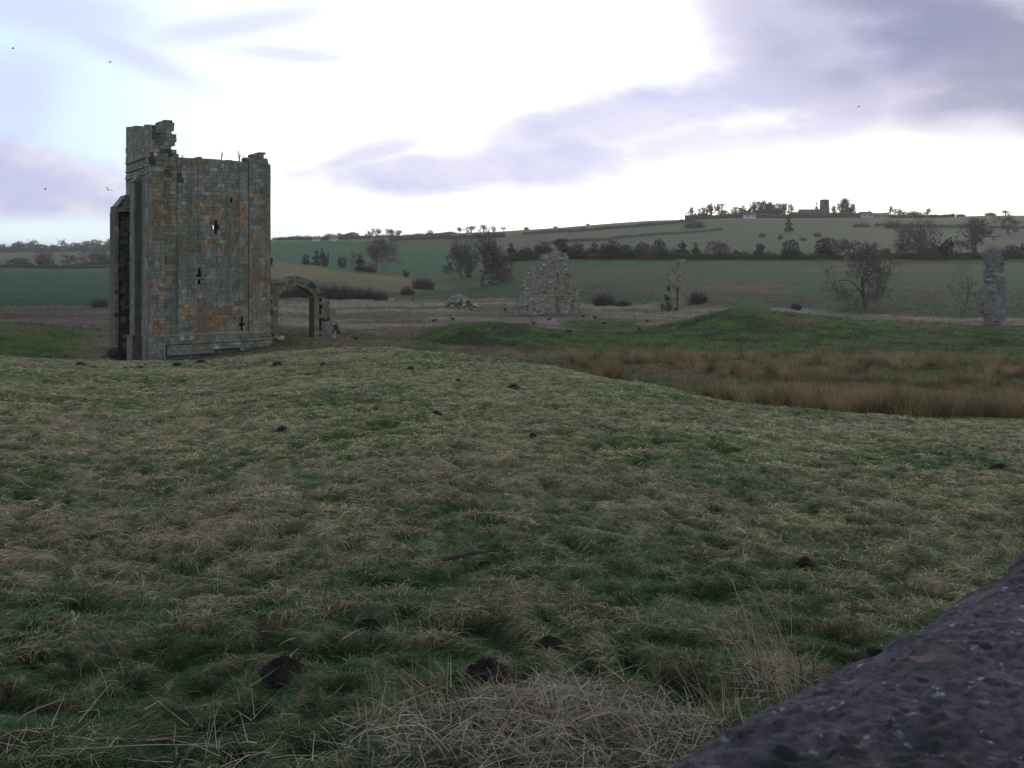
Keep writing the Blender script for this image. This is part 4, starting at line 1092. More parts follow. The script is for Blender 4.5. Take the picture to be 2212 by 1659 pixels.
# --- skyline village
def crest(u, back=0): return 596 + back
def sk(kind, i, u, vtop, wd, lab, name=None, Y=None):
    Y = Y or 597; x = (u - U0) / F * Y; z = hz(x, Y); vb = V0 - (z - CZ) * F / Y
    return plant(kind, i, u, 0, (vb - vtop) * 1.12, lab, wd * 1.15, Y=Y, name=name, group='trees along the skyline')
for i, a in enumerate([('bare', 1496, 450, 30, 'low round bare tree at the left end of the village skyline'), ('evg', 1518, 449, 22, 'flat topped dark pine beside the low round tree'), ('bare', 1535, 443, 24, 'thin bare tree right of the leftmost pine on the skyline'), ('bare', 1556, 442, 30, 'taller bare tree at the right of the first skyline group'), ('evg', 1560, 455, 30, 'dark low evergreen under the first bare skyline group'),
                       ('evg', 1591, 447, 22, 'dark leaning pine left of the small white house'), ('evg', 1610, 444, 24, 'dark pine above the small white house'), ('bare', 1634, 438, 34, 'large bare tree beginning the dense skyline wood'), ('bare', 1650, 436, 34, 'tallest bare tree in the dense skyline wood'), ('evg', 1655, 441, 34, 'dark ivy clad tree in the dense skyline wood'), ('evg', 1638, 448, 34, 'dark low evergreen at the foot of the dense skyline wood'), ('evg', 1668, 450, 36, 'dark underwood right in the dense skyline wood'), ('bare', 1664, 437, 34, 'bare tree right of the tallest in the skyline wood'),
                       ('evg', 1680, 440, 28, 'ivy covered tree closing the dense skyline wood'), ('bare', 1694, 442, 20, 'slim bare tree just right of the skyline wood'), ('bare', 1707, 443, 20, 'slim bare tree left of the church chancel'), ('con', 1764, 438, 9, 'thin dark cypress close left of the church tower'), ('bare', 1801, 446, 16, 'thin bare tree between church tower and round tree'), ('evg', 1829, 433, 36, 'big round ivy clad tree right of the church'), ('bare', 1829, 432, 38, 'bare branches of the big round skyline tree'),
                       ('bare', 1923, 447, 22, 'small bare tree right of the skyline houses'), ('bare', 1942, 452, 20, 'very small bare tree right of the houses'), ('evg', 1975, 455, 30, 'dark low tree clump right of the houses'), ('bare', 2004, 452, 24, 'small bare tree at the end of the skyline village'), ('evg', 1952, 458, 40, 'low hedge like evergreen right of the houses'), ('scrub', 2075, 459, 26, 'low bush on the open crest at right'), ('bare', 2172, 455, 40, 'small bare tree on the crest near the right edge'), ('scrub', 2140, 456, 30, 'low bush on the crest near the right edge'),
                       ('scrub', 645, 507, 30, 'low bush on the far left skyline beyond the arch'), ('evg', 713, 505, 22, 'dark tree by the far white cottages'), ('evg', 750, 501, 40, 'rounded dark tree right of the far cottages'), ('bare', 770, 504, 30, 'low bare tree right of the rounded dark tree'), ('bare', 796, 500, 30, 'bare tree left of the tall pair on the left skyline'), ('bare', 815, 495, 26, 'tallest bare tree of the left skyline'), ('bare', 845, 496, 32, 'wide bare tree of the left skyline'), ('bare', 862, 499, 26, 'bare tree closing the left skyline group'),
                       ('bare', 930, 497, 16, 'lone small bare tree in the middle of the skyline'), ('bare', 992, 492, 16, 'slim bare tree on the skyline left of the leaning one'), ('bare', 1018, 489, 20, 'bare tree with round crown on the central skyline'), ('bare', 1045, 487, 22, 'largest bare tree on the central skyline'), ('bare', 1066, 489, 18, 'small bare tree right of the largest central one'), ('bare', 1088, 491, 14, 'tiny bare tree at the right end of the central skyline row'),
                       ('scrub', 1137, 488, 14, 'little bush alone on the rising skyline'), ('scrub', 1270, 481, 12, 'tiny bush on the rising skyline'), ('scrub', 1200, 487, 12, 'low tuft like bush on the rising skyline')]):
    sk(*(a[:1] + (i,) + a[1:]))
for i, (u, vt, wd) in enumerate([(598 + 22 * k, 0, 30 + 8 * (k % 3)) for k in range(18)]):
    plant('scrub', i, u, 0, 7 + (i * 5) % 4, ORD[i] + ' low hedge bush from the tower along the left skyline', wd, Y=592, group='hedge bushes of the left skyline')


def gable(mb, cx, cy, z0, lx, ly, hw, hr, wall, roof, m2=None):
    mb.box(cx - lx / 2, cx + lx / 2, cy - ly / 2, cy + ly / 2, z0, z0 + hw, wall)
    r = m2 or mb; e = .3; a, b = cx - lx / 2 - e, cx + lx / 2 + e; y0, y1 = cy - ly / 2 - e, cy + ly / 2 + e; z1 = z0 + hw
    r.add([(a, y0, z1 - .1), (b, y0, z1 - .1), (b, cy, z1 + hr), (a, cy, z1 + hr), (b, y1, z1 - .1), (a, y1, z1 - .1)], [(0, 1, 2, 3), (3, 2, 4, 5), (0, 3, 5), (1, 4, 2), (0, 5, 4, 1)], roof)


def church():
    Y = 599; k = Y / F; x0 = (1781 - U0) * k; z = hz(x0, Y); e = empty('church', (x0, Y, z)); tag(e, 'distant stone church with a square west tower on the hill crest', 'church')
    zt = CZ + (V0 - 431) * k - z; dk = (.085, .08, .075)
    mb = MB(); hw = 8.8 * k * 1.08; tw = 7.4 * k
    mb.box8([(-hw, -hw, -3), (hw, -hw, -3), (hw, hw, -3), (-hw, hw, -3), (-tw, -tw, zt - .6), (tw, -tw, zt - .6), (tw, tw, zt - .6), (-tw, tw, zt - .6)], dk)
    o = mb.build('tower', M_stone, e)
    mb = MB()
    t2 = tw + .12; mb.box(-t2, t2, -t2, t2, zt - .6, zt - .3, dk)
    for i in range(5):
        a = -t2 + i * (2 * t2 - .5) / 4
        for (p, q) in ((a, -t2), (a, t2 - .3)): mb.box(p, p + .5, q, q + .3, zt - .3, zt + .1, dk)
    mb.build('battlements', M_stone, o)
    mb = MB(); mb.box(-.5, .5, -tw - .25, -tw - .1, zt - 3.2, zt - 1.6, (.02, .02, .025)); mb.build('belfry_window', M_plain, o)
    zn = CZ + (V0 - 452) * k - z; zc = CZ + (V0 - 458) * k - z
    x1, x2, x3 = (1727 - 1781) * k, (1772 - 1781) * k, (1708 - 1781) * k
    mb = MB(); rf = MB(); gable(mb, (x1 + x2) / 2, 0, -3, x2 - x1, 7, zn + 3 - 2.2, 2.2, dk, (.06, .058, .06), rf); na = mb.build('nave', M_stone, e); rf.build('roof', M_plain, na)
    for i in range(4):
        wn = MB(); a = x1 + 1.5 + i * 3; wn.box(a, a + .7, -3.62, -3.52, .3, 2.0, (.02, .02, .025)); wn.build('window', M_plain, na)
    mb = MB(); rf = MB(); gable(mb, (x3 + x1) / 2, 0, -3, x1 - x3 - .1, 5.5, zc + 3 - 1.6, 1.6, dk, (.06, .058, .06), rf); ch = mb.build('chancel', M_stone, e); rf.build('roof', M_plain, ch)


church()


def house(u, v, wpx, hpx, wall, roofc, lab, Y=590, front=7, rot=0):
    k = Y / F; x = (u - U0) * k; z = hz(x, Y); zt = CZ + (V0 - (v - hpx)) * k - z
    e = empty('house', (x, Y, z), rot); tag(e, lab, 'house', 'houses on the skyline'); L = wpx * k; H = max(zt, 2.4)
    mb = MB(); rf = MB(); gable(mb, 0, 0, -2, L, front, 2 + H * .55, H * .45, wall, roofc, rf); wl = mb.build('wall', M_plain, e); rf.build('roof', M_plain, e)
    cb = MB(); cb.box(L * .3, L * .3 + .7, -.35, .35, H * .8, H * 1.12, (.1, .08, .07)); cb.build('chimney', M_plain, e)
    for i in range(max(2, int(L / 4))):
        a = -L / 2 + (i + .5) * L / max(2, int(L / 4)); wb = MB(); wb.box(a - .4, a + .4, -front / 2 - .06, -front / 2 + .05, H * .22, H * .42, (.03, .03, .04)); wb.build('window', M_plain, wl)


house(1619, 473, 22, 14, (.42, .44, .50), (.06, .055, .055), 'small white house under the pines on the skyline', 575)
house(1870, 474, 24, 17, (.30, .31, .35), (.10, .095, .11), 'grey gabled house with a white front right of the round skyline tree', 583)
house(1900, 474, 30, 14, (.22, .21, .23), (.085, .08, .09), 'long low house right of the gabled one on the crest', 588)
house(684, 520, 14, 8, (.36, .36, .42), (.12, .11, .13), 'small white cottage, left of two on the far left skyline', 560)
house(721, 521, 14, 7, (.40, .40, .44), (.10, .09, .10), 'small white cottage, right of two on the far left skyline', 560)


# field boundaries draped over the hill
def boundary(name, pts, y0, y1, h, wd, col, label, cat, mt, Ys=None):
    P = []
    for i, (u, v) in enumerate(pts):
        if Ys: Y = Ys[i]; x = (u - U0) / F * Y
        else: x, Y, _ = on(u, v, y0, y1)
        P.append((x, Y))
    mb = MB(); path = []
    for (a, b) in zip(P[:-1], P[1:]):
        n = max(2, int(math.dist(a, b) / 1.6))
        for k in range(n): t = k / n; path.append((a[0] + (b[0] - a[0]) * t, a[1] + (b[1] - a[1]) * t))
    path.append(P[-1]); path = np.array(path); zs = height(path[:, 0], path[:, 1]); base = None; cx, cy = path[0]
    n = len(path); base = 0
    tn = np.gradient(path, axis=0); tn /= np.linalg.norm(tn, axis=1)[:, None] + 1e-9; sd_ = np.stack([-tn[:, 1], tn[:, 0]], 1)
    for i in range(n):
        hh = h * rnd.uniform(.75, 1.25); ww = wd * rnd.uniform(.8, 1.2)
        for (k, zz) in ((-1, -.4), (-.8, hh * .7), (0, hh), (.8, hh * .7), (1, -.4)):
            q = path[i] + sd_[i] * k * ww / 2; mb.v.append((q[0] - cx, q[1] - cy, zs[i] + zz - zs[0])); mb.c.append(tuple(c * rnd.uniform(.6, 1.4) for c in col))
    for i in range(n - 1):
        for j in range(4): a = i * 5 + j; mb.f.append((a, a + 5, a + 6, a + 1))
    o = mb.build(name, mt, None, (cx, cy, float(zs[0]))); tag(o, label, cat)


boundary('hedge', [(1090, 560), (1300, 560), (1520, 560), (1700, 560), (1900, 560), (2212, 560), (2500, 560)], 0, 0, 1.3, 1.4, (.026, .027, .022), 'low dark hedge running under the hillside tree row', 'hedge', M_leaf, [262] * 7)
boundary('field_wall', [(1130, 507), (1260, 500), (1400, 488), (1500, 478)], 300, 590, 1.5, .8, (.05, .045, .045), 'dark dry stone wall climbing the hill towards the village', 'field wall', M_rubble)
boundary('field_wall', [(1180, 528), (1300, 520), (1420, 508), (1560, 498)], 280, 560, 1.1, .8, (.06, .055, .05), 'faint lower field wall crossing the slope behind the hedge row', 'field wall', M_rubble)
boundary('field_wall', [(1890, 488), (1990, 490), (2090, 492), (2212, 494)], 280, 590, 1.3, .8, (.055, .05, .05), 'field wall across the upper slope at right', 'field wall', M_rubble)
boundary('hedge', [(840, 520), (960, 516), (1090, 512)], 400, 590, 2.2, 2.0, (.05, .04, .04), 'brown leafless hedge along the top of the green field left of centre', 'hedge', M_leaf)
boundary('hedge', [(600, 519), (700, 518), (800, 516)], 400, 590, 1.6, 2.0, (.045, .04, .045), 'dark hedge below the far white cottages', 'hedge', M_leaf)
boundary('hedge', [(-160, 578), (0, 577), (120, 575), (190, 568), (250, 563), (330, 560)], 0, 0, 1.5, 2.0, (.022, .022, .022), 'dark hedge between the two green fields left of the tower', 'hedge', M_leaf, [410, 410, 412, 420, 430, 440])

boundary('hedge', [(1480, 470), (1560, 470), (1640, 470), (1700, 470), (1780, 470), (1860, 470)], 0, 0, 2.6, 4, (.03, .03, .028), 'dark hedge and gardens running under the village skyline', 'hedge', M_leaf, [585] * 6)
boundary('hedge', [(1900, 470), (1990, 470), (2060, 470)], 0, 0, 2.0, 4, (.04, .037, .033), 'low hedge right of the houses on the crest', 'hedge', M_leaf, [590] * 3)

# far left woods
wl = [(-60, 526, 70), (10, 527, 70), (45, 524, 60), (88, 528, 60), (120, 530, 60), (165, 531, 60), (205, 526, 70), (240, 522, 70)]
for i in range(30):
    u = -110 + i * 13 + rnd.uniform(-4, 4); vt = np.interp(u, [-100, 0, 50, 100, 140, 170, 210, 260], [528, 529, 524, 532, 533, 526, 521, 519]) + rnd.uniform(-2, 3)
    Y = 930 + rnd.uniform(-20, 60)
    x = (u - U0) / F * Y; z = hz(x, Y); vb = V0 - (z - CZ) * F / Y
    plant('evg' if i % 4 else 'con', i, u, 0, max(vb - vt + 4, 14), ORD[i] + ' tree from the left in the distant wooded ridge beyond the left field', 36, Y=Y, group='trees of the far left wooded ridge')
for i, (k, u, vt, wd, lab) in enumerate([('bare', 137, 518, 26, 'bare tree rising above the far left wooded ridge'), ('bare', 70, 526, 30, 'bare tree lower on the far left ridge')]):
    plant(k, i, u, 0, 30, lab, wd, Y=900)
for i, (k, u, h, wd, lab) in enumerate([('evg', 40, 20, 60, 'dark tree clump in the fields, leftmost in front of the ridge'), ('bare', 93, 32, 60, 'wide bare tree on the hedge left of the tower'), ('evg', 96, 24, 44, 'dark evergreen under the wide bare tree left of the tower'), ('bare', 150, 26, 70, 'wide low bare tree between hedge and ridge'), ('scrub', 190, 16, 90, 'scrubby copse on the hedge close left of the tower'), ('evg', 226, 28, 36, 'dark round evergreen against the left edge of the tower'), ('bare', 205, 34, 60, 'bare tree beside the round evergreen left of the tower')]):
    plant(k, i, u, 0, h, lab, wd, Y=425 + i * 6)


# rubble heap on the plain
def heap():
    x, Y, z = on(992, 662, 95, 125); k = Y / F
    e = empty('rubble_heap', (x, Y, z)); tag(e, 'low heap of tumbled grey stones on the plain left of the broad wall ruin', 'rubble heap')
    mb = MB()
    for i in range(200):
        a = rnd.gauss(0, 18) * k; b = rnd.gauss(0, 1.0); top = 26 * k * math.exp(-(a / (26 * k)) ** 2) * math.exp(-(b / 1.8) ** 2)
        m_ = MB(); s = rnd.uniform(.1, .3); blob_rock(m_, s, pick([(GREY, 1), (BLU, 1), (PALE, .4), (GRN, .7)]), i + 1, 6, .7); n = len(mb.v)
        mb.v += [(q[0] + a, q[1] + b, q[2] + top * rnd.uniform(.7, 1)) for q in m_.v]; mb.c += m_.c; mb.f += [tuple(j + n for j in f) for f in m_.f]
    mb.build('stones', M_rubble, e)
    mb = MB(); n = 14
    for i in range(n + 1):
        for j in range(18):
            r_ = i / n; t = 2 * PI * j / 18; px, py = r_ * math.cos(t) * 58 * k, r_ * math.sin(t) * 2.6
            mb.v.append((px, py, -.2 + 20 * k * math.exp(-(px / (30 * k)) ** 2) * (1 - r_ ** 2) * (1 + .2 * math.sin(px * 3 + py * 2)))); mb.c.append((.05 * rnd.uniform(.7, 1.3), .062 * rnd.uniform(.7, 1.3), .025))
    for i in range(n):
        for j in range(18): a = i * 18 + j; b = i * 18 + (j + 1) % 18; mb.f.append((a, a + 18, b + 18, b))
    mb.build('turf_mound', M_soil, e)


heap()
# ivy on the narrow pillar
mb = MB()
for (zx, zy, n, r_) in ((1775, 790, 260, .45), (1765, 690, 200, .32), (1775, 600, 120, .2), (1730, 800, 200, .45), (1850, 830, 120, .2)):
    s_, z_ = pl2.sz(*c4(zx, zy)); p = pl2.xyz(s_, -.1, z_); leaf_cloud(mb, p[0] - e2.location[0], p[1] - e2.location[1], p[2] - e2.location[2], r_, .3, r_ * 1.3, n, .07, (.022, .04, .018), 'ell', n)
mb.build('ivy', M_leaf, e2)
# bush at the foot of the tower's left side
x, Y, z = on(265, 775, 47, 58)
mb = MB(); leaf_cloud(mb, 0, 0, .35, .9, .6, .6, 900, .06, (.025, .035, .018), 'ell', 5)
for k in range(60):
    a = rnd.uniform(0, 2 * PI); mb.tube([(0, 0, -.1), (math.cos(a) * .3, math.sin(a) * .3, .5), (math.cos(a) * .8, math.sin(a) * .5, rnd.uniform(.5, 1.1))], [.012, .008, .004], 3, (.05, .04, .035))
x_, y_ = FRONT.xyz(-.7, 3.6, 0)[:2]
tag(mb.build('bramble_bush', M_leaf, None, (x_, y_, hz(x_, y_))), 'dark bramble bush at the shaded left foot of the tower', 'bush')


# ------------------------------------------------------------------ birds
def bird_mesh():
    mb = MB(); c = (.012, .012, .015)
    prof = [(-.20, .004, .13), (-.14, .028, .12), (-.07, .052, .115), (0, .062, .125), (.06, .056, .145), (.10, .040, .175), (.125, .036, .20), (.155, .034, .21), (.18, .018, .205), (.215, .004, .195)]
    mb.tube([(p[0], 0, p[2]) for p in prof], [p[1] for p in prof], 8, c, True)
    for s in (-1, 1):
        mb.add([(.06, s * .05, .165), (-.05, s * .064, .165), (-.17, s * .03, .125), (-.05, s * .068, .10), (.05, s * .060, .12)], [(0, 1, 2, 3, 4)], c)
        mb.tube([(0, s * .025, .08), (.01, s * .028, .0)], [.007, .005], 4, c); mb.tube([(.01, s * .028, .004), (.05, s * .03, .0)], [.005, .003], 4, c)
    mb.add([(-.16, -.02, .13), (-.16, .02, .13), (-.29, .035, .10), (-.29, -.035, .10)], [(0, 1, 2, 3)], c)
    return vmesh(mb, 'crow', M_feather)


def fly_mesh(name, c, flap):
    mb = MB(); prof = [(-.20, .006, 0), (-.12, .03, 0), (0, .05, 0), (.10, .036, .01), (.15, .032, .015), (.19, .012, .01), (.22, .003, .005)]
    mb.tube([(p[0], 0, p[2]) for p in prof], [p[1] for p in prof], 7, c, True)
    for s in (-1, 1):
        ys = [.03, .18, .36, .56]; zz = [0, flap * .14, flap * .16, flap * .05]; ch = [(.08, -.10), (.10, -.08), (.06, -.06), (-.06, -.09)]
        v = []; 
        for y_, z_, (a, b) in zip(ys, zz, ch): v += [(a, s * y_, z_ + .012), (b, s * y_, z_), (b, s * y_, z_ - .006), (a, s * y_, z_ - .004)]
        f = [(i * 4 + j, i * 4 + (j + 1) % 4, i * 4 + 4 + (j + 1) % 4, i * 4 + 4 + j) for i in range(3) for j in range(4)] + [(12, 13, 14, 15)]
        mb.add(v, f, c)
    mb.add([(-.16, -.02, 0), (-.16, .02, 0), (-.28, .05, 0), (-.28, -.05, 0)], [(0, 1, 2, 3)], c)
    return vmesh(mb, name, M_feather)


CROW = bird_mesh(); FLY = fly_mesh('flying_bird', (.05, .05, .06), 1.0); FLY2 = fly_mesh('flying_bird', (.02, .02, .022), 1.3)
c3 = lambda zx, zy: (549.9 + zx * .2514, 439.9 + zy * .2514)
birds = [(*c3(1757, 912), 'crow on the plain just below the left of the rubble heap'), (*c3(1857, 926), 'crow below the middle of the rubble heap'), (*c3(1888, 900), 'crow at the front foot of the rubble heap'), (*c3(1703, 1012), 'crow on the brown plain above the dark grass bank'), (*c3(1545, 1022), 'crow at the left end of the dark grass bank'),
         (*c3(1225, 805), 'crow near the brown path left of the rubble heap'), (*c3(1360, 822), 'crow between path and rubble heap'), (*c3(868, 1185), 'large crow in the rough grass right of the arch'), (*c3(1780, 1135), 'crow on the face of the dark grass bank'), (*c3(2152, 935), 'crow left of the broad wall ruin, lower of a pair'),
         (*c4(30, 835), 'crow furthest left of the broad wall ruin'), (*c4(155, 850), 'crow at the left foot of the broad wall ruin'), (*c4(995, 932), 'crow on the plain right of the broad wall ruin'), (*c4(870, 908), 'crow close to the right foot of the broad wall ruin'), (*c4(1550, 965), 'upright crow between the wall ruin and the narrow pillar'), (*c4(1465, 1055), 'crow in the dip left of the green mound'),
         (*c4(1090, 990), 'crow on the green strip below the wall ruin'), (*c4(340, 985), 'crow in front of the broad wall ruin'), (*c4(725, 1085), 'crow on the crest of the dark grass bank'), (*c4(1040, 790), 'small crow by the bush right of the wall ruin'), (*c4(2085, 955), 'crow on the left shoulder of the green mound'), (*c4(510, 950), 'crow in front of the wall ruin doorway')]
for i, (u, v, lab) in enumerate(birds):
    x, Y, z = on(u, v, 52, 125); s = 1.2 if Y > 80 else 1.0
    o = obj('crow', CROW, None, (x, Y, z + .03)); o.scale = (s, s, s * (1.2 if i % 3 == 0 else 1)); o.rotation_euler = (0, 0, rnd.choice([0, PI, .5, 2.6, -.6])); tag(o, lab, 'bird', 'crows feeding on the plain')
for i, (u, v, Y, me, rz, rx, lab) in enumerate([(28, 105, 70, FLY, .5, .3, 'highest flying bird at the top left of the sky'), (238, 135, 75, FLY, -.3, .4, 'flying bird high above the tower turret'), (98, 409, 85, FLY, .2, -.2, 'flying bird low at the far left of the sky'), (234, 411, 60, FLY2, 2.4, .5, 'dark flying bird just left of the tower turret'),
                                               (1855, 231, 110, FLY2, .4, -.2, 'lone bird flying in the grey cloud above the church'), (1090, 660, 92, FLY2, 1.0, .7, 'crow taking off left of the broad wall ruin')]):
    o = obj('flying_bird', me, None, ((u - U0) / F * Y, Y, CZ - (v - V0) * Y / F)); o.rotation_euler = (rx, .1, rz); o.scale = (.5,) * 3; tag(o, lab, 'bird', 'birds in flight')


# ------------------------------------------------------------------ molehills, sticks, stems
def molehill(u, v, wpx, lab, i, hf=.22):
    x, Y, z = on(u, v, 3.2, 48); r = wpx * Y / F / 2; mb = MB(); n = 26; m_ = 34 if wpx > 50 else 18
    n = m_
    for a in range(n + 1):
        for b in range(m_ * 2):
            q = a / n; t = 2 * PI * b / (m_ * 2); px, py = math.cos(t) * q, math.sin(t) * q * .9
            mb.v.append((px, py, 0)); mb.c.append((.024 * rnd.uniform(.4, 1.6), .018 * rnd.uniform(.6, 1.4), .016))
    V = np.array(mb.v); q = np.hypot(V[:, 0], V[:, 1] / .9)
    lump = fbm(V[:, 0] * 5 + i * 7, V[:, 1] * 5, 401, 4, .75); edge = fbm(V[:, 0] * 2 + i, V[:, 1] * 2, 409, 2)
    V[:, 2] = (hf * 2.2 * np.clip(1 - (q / (.75 + .35 * edge)) ** 2, 0, 1) ** .8 * (.55 + .9 * lump)) * r - .1 * r * q
    V[:, 0] *= r; V[:, 1] *= r; mb.v = [tuple(p) for p in V]; k = m_ * 2
    for a in range(n):
        for b in range(k): p0 = a * k + b; p1 = a * k + (b + 1) % k; mb.f.append((p0, p0 + k, p1 + k, p1))
    o = mb.build('molehill', M_soil, None, (x, Y, z - .01 - .02 * r)); tag(o, lab, 'molehill', 'molehills in the near field'); return o


c5 = lambda zx, zy: (zx * .5, 707 + zy * .5)
mh = [(612, 1452, 118, 'large dark molehill in the near grass left of the straw heap'), (1052, 1468, 128, 'biggest dark molehill, right behind the straw heap'), (1188, 1392, 78, 'dark molehill above and right of the biggest one'), (797, 1352, 56, 'small molehill above the large left one'), (1110, 838, 36, 'small black molehill in the middle of the field brow'), (2160, 1012, 48, 'dark molehill near the right picture edge'),
      (*c5(345, 162), 26, 'molehill left of the tower foot'), (*c5(605, 176), 22, 'small molehill just below the tower left corner'), (*c5(765, 170), 34, 'dark molehill in front of the tower plinth'), (*c5(870, 154), 34, 'long dark molehill in front of the tower base'), (*c5(1200, 164), 26, 'molehill on the brow right of the tower'), 
      (*c5(1400, 162), 20, 'molehill on the brow right of the arch'), (*c5(1775, 183), 24, 'molehill on the central brow'), (*c5(1525, 217), 16, 'small molehill down the central slope'), (*c5(1325, 206), 18, 'small molehill down the slope below the arch'), (*c5(1980, 230), 18, 'low molehill left of the small black one'), (*c5(1220, 434), 22, 'low dark molehill on the left centre slope'), (*c5(1885, 374), 30, 'dark hollow molehill in the centre of the field'), (1150, 942, 26, 'low brown molehill right of the field centre'), (1740, 1215, 40, 'low dark molehill in the grass above the wall stone'), (1050, 1222, 48, 'flat dark molehill in the middle of the near grass')]
for i, (u, v, wd, lab) in enumerate(mh): molehill(u, v, wd, lab, i)


def stick(name, p0, p1, r, col, lab, sag=.02, cat='stick'):
    a, b = np.array(p0), np.array(p1); mb = MB(); pts = []
    for k in range(6):
        t = k / 5; q = a + (b - a) * t + np.array([rnd.gauss(0, .006), rnd.gauss(0, .006), sag * math.sin(PI * t)]); pts.append(tuple(q - a))
    mb.tube(pts, list(np.linspace(r, r * .65, 6)), 7, col, True); tag(mb.build(name, M_bark, None, tuple(a)), lab, cat)


def gp(u, v, up=0.02): x, Y, z = on(u, v, 3.2, 40); return (x, Y, z + up)
stick('stick', gp(258, 1430, .0), tuple(np.array(gp(205, 1398, .10))), .011, (.06, .045, .045), 'dark broken stick poking up out of the grass at lower left')
stick('stick', gp(30, 1585, .05), gp(145, 1545, .07), .005, (.11, .10, .09), 'long grey stick lying at the lower left edge')
stick('stick', gp(1160, 1650, .10), gp(1310, 1612, .12), .005, (.24, .21, .19), 'pale fallen stalk lying across the front of the straw heap')
stick('stick', gp(120, 1648, .04), gp(480, 1652, .06), .0035, (.22, .19, .18), 'long pale stalk lying along the bottom left edge')
stick('stick', gp(0, 1030, .03), gp(70, 1070, .05), .012, (.12, .11, .11), 'grey twig in the brown patch at the left edge')
stick('stick', gp(960, 1222, .04), gp(1098, 1216, .07), .016, (.05, .042, .038), 'dark rotten branch lying in the middle of the grass')
stick('stick', gp(890, 1058, .02), gp(1090, 1020, .06), .010, (.10, .09, .09), 'thin dead branch lying across the centre of the field')


def stem(u, v, h, lean, lab, head=False, col=(.085, .06, .045), rz=None, r=.004):
    x, Y, z = on(u, v, 3.2, 40); H = h * Y / F; mb = MB(); pts = [(0, 0, -.02)]
    for k in range(1, 6): pts.append((lean * H * (k / 5) ** 1.4 + rnd.gauss(0, .004), rnd.gauss(0, .004), H * k / 5))
    mb.tube(pts, list(np.linspace(r, r * .45, 6)), 5, col)
    if head:
        for k in range(9):
            t = rnd.uniform(.6, 1); i0 = min(int(t * 5), 4); p = np.array(pts[i0]) * (1 - (t * 5 - i0)) + np.array(pts[i0 + 1]) * (t * 5 - i0); a = rnd.uniform(0, 6.28)
            q = p + np.array([math.cos(a) * .035, math.sin(a) * .035, rnd.uniform(.0, .035)]); mb.tube([tuple(p), tuple(q)], [.002, .003], 4, col)
            m_ = MB(); blob_rock(m_, .010, col, k + 1, 6, 1.0); n = len(mb.v); mb.v += [tuple(np.array(w_) + q) for w_ in m_.v]; mb.c += m_.c; mb.f += [tuple(j + n for j in f) for f in m_.f]
    tag(mb.build('dead_stem', M_bark, None, (x, Y, z)), lab, 'dead stem', 'dead stems standing in the near grass')


for a in [(1117, 1560, 205, .02, 'tallest thin dark stem beside the biggest molehill'), (905, 1560, 110, -.12, 'dark stem standing left of the straw heap'), (1002, 1590, 130, -.3, 'slanting dark stem in front of the biggest molehill'), (1755, 1470, 140, .03, 'dark dock stem with a curled seed head beside the wall stone', True), (1733, 1480, 95, -.15, 'short dark dock stem left of the curled one', True), (1660, 1500, 250, -.32, 'tall pale leaning stalk above the wall edge', False, (.25, .2, .15)), (1722, 1480, 235, -.42, 'longest pale leaning stalk right of the first', False, (.25, .2, .15)),
          (1625, 1470, 165, -.12, 'pale stalk left of the leaning pair', False, (.27, .22, .15)), (1955, 1300, 90, -.02, 'dark stem above the right part of the wall stone', True), (1843, 1390, 85, -.06, 'thin dark stem in front of the wall edge', True), (1690, 1510, 120, .1, 'short pale stalk at the foot of the leaning pair', False, (.24, .19, .14)), (795, 1640, 120, -.04, 'pale broken stalk standing at the bottom of the picture', False, (.3, .27, .22)), (470, 1655, 60, .1, 'short pale stalk at the bottom left', False, (.3, .27, .22)), (380, 1655, 90, -.03, 'thin stalk at the bottom left of the near grass', False, (.24, .2, .18)),
          (417, 1255, 55, .05, 'dark stem with side shoot on the left of the field'), (148, 1062, 40, -.05, 'stubby stem in the brown patch at left', False, (.2, .17, .14)), (1083, 1220, 50, .02, 'short dark stem by the rotten branch'), (1180, 1620, 90, .35, 'pale stalk leaning right in the straw heap', False, (.36, .32, .28)), (1300, 1600, 150, -.45, 'long pale stalk leaning left at the right of the straw heap', False, (.34, .3, .26)), (1480, 1590, 110, -.5, 'pale stalk leaning left near the wall edge', False, (.33, .29, .26))]:
    stem(*a)


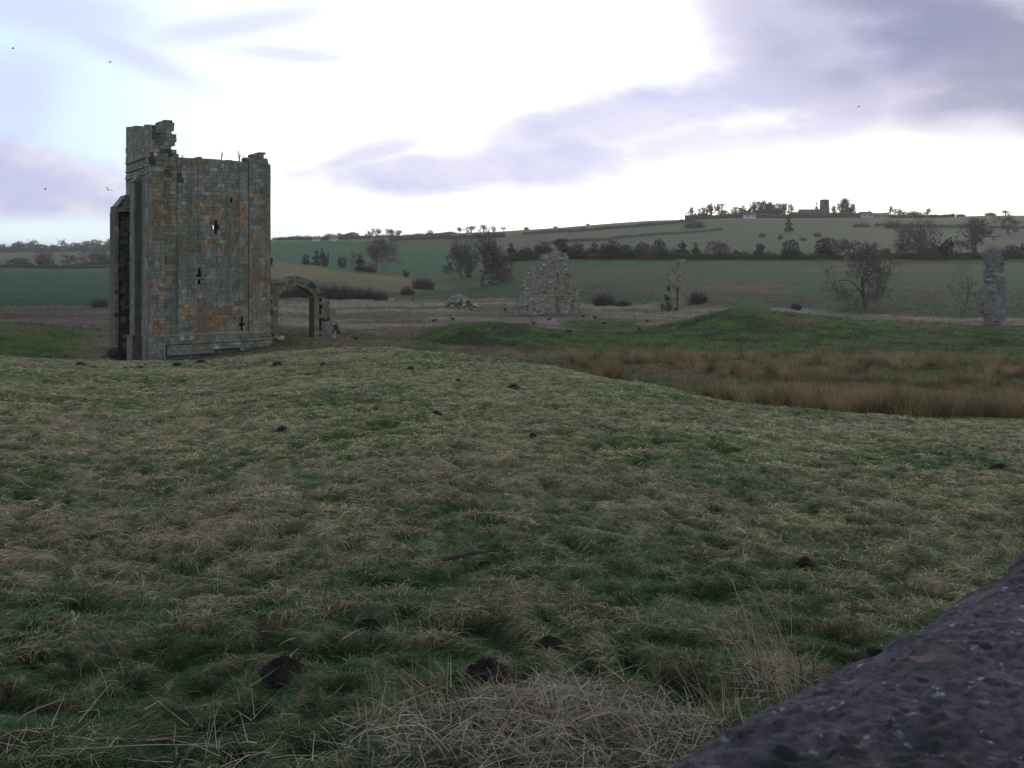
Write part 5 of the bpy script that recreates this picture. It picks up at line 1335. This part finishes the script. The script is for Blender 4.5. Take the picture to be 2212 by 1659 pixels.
# ------------------------------------------------------------------ wall the picture is taken over
def near_wall():
    h = .45; d = math.radians(43.4); O = np.array([.116, .896]); t = np.array([math.cos(d), math.sin(d)]); n = np.array([math.sin(d), -math.cos(d)])
    e = empty('stone_wall', (O[0] + .3, O[1] - .2, 0)); tag(e, 'dark weathered wall top with pale lichen specks at the bottom right corner', 'wall'); off = np.array([O[0] + .3, O[1] - .2])
    # profile across the coping: from far edge (q=0) over a slightly domed top to near edge
    S = np.linspace(-1.6, 2.6, 900); q = np.linspace(0, 1, 320)
    SS, QQ = np.meshgrid(S, q)
    # cross section: outer drop, rounded arris, top, drop
    L_ = QQ * 1.5
    off_x = np.where(L_ < .45, -.02 + 0 * L_, np.minimum(L_ - .45, .58))
    zz = np.where(L_ < .45, L_ - .45, 0) - np.where(L_ > 1.03, L_ - 1.03, 0)
    r = .05
    edge = (fbm(SS * 2.2, SS * 0, 501, 3) - .5) * .07 + (fbm(SS * 12, SS * 0 + 4, 503, 3) - .5) * .04
    wx = off_x + edge * np.exp(-off_x / .2)
    x = O[0] + t[0] * SS + n[0] * wx; y = O[1] + t[1] * SS + n[1] * wx
    dome = .035 * np.sin(np.clip(off_x / .58, 0, 1) * PI) - .03 * np.exp(-off_x / .035)
    lump = (fbm(SS * 3, off_x * 3, 505, 3) - .5) * .04 + (fbm(SS * 16, off_x * 16 + zz * 16, 507, 4, .65) - .5) * .013 + (fbm(SS * 80, off_x * 80 + zz * 80, 509, 3, .65) - .5) * .012
    z = CZ - h + zz + dome + lump
    V = np.stack([x - off[0], y - off[1], z], -1).reshape(-1, 3); na = len(S); i = np.arange((len(q) - 1) * (na - 1)); k = (i // (na - 1)) * na + i % (na - 1)
    f = np.stack([k, k + 1, k + na + 1, k + na], 1)
    c = np.ones((len(V), 3)) * np.array([.056, .050, .064]) * (.6 + .8 * fbm(SS * 8, off_x * 8, 511, 3)).reshape(-1, 1)
    me = mesh_np('coping', V, f.ravel(), np.arange(len(f)) * 4, c); me.polygons.foreach_set('use_smooth', np.ones(len(f), bool)); me.materials.append(M_wall); obj('coping', me, e)
    mb = MB(); pl = Plane(0, 0, math.degrees(d), origin=(O + n * .54 - off)); 
    stonewall(mb, pl, -1.6, 2.6, -.3, CZ - h - .43, None, .46, lambda s, z_: pick([(GREY, 1), (DRK, 1), (BLU, .5)]), hc=(.12, .2), lc=(.2, .5))
    mb.build('wall_body', M_rubble, e)
    # moss cushions along the edge
    mb = MB()
    for k in range(26):
        s = rnd.uniform(-.2, 1.2); p = O + t * s + n * rnd.uniform(.0, .06) - off; m_ = MB(); blob_rock(m_, rnd.uniform(.005, .012), (.030, .032, .022), k + 2, 8, .6); b = len(mb.v)
        mb.v += [(w_[0] + p[0], w_[1] + p[1], w_[2] + CZ - h - .02) for w_ in m_.v]; mb.c += m_.c; mb.f += [tuple(j + b for j in f_) for f_ in m_.f]
    mb.build('moss', M_soil, e)


near_wall()

# ------------------------------------------------------------------ air
mb = MB(); mb.box(-3000, 3000, -400, 5000, -14, 45, (1, 1, 1))
hm = bpy.data.materials.new('air'); hm.use_nodes = True; nt = hm.node_tree; nt.nodes.clear()
pv = nt.nodes.new('ShaderNodeVolumePrincipled'); pv.inputs['Color'].default_value = (1, .97, .93, 1); pv.inputs['Density'].default_value = .00018; pv.inputs['Anisotropy'].default_value = .3
mo_ = nt.nodes.new('ShaderNodeOutputMaterial'); nt.links.new(pv.outputs[0], mo_.inputs['Volume'])
hz_ = mb.build('haze', hm); tag(hz_, 'thin pale evening haze over the whole valley', 'haze', kind='stuff')
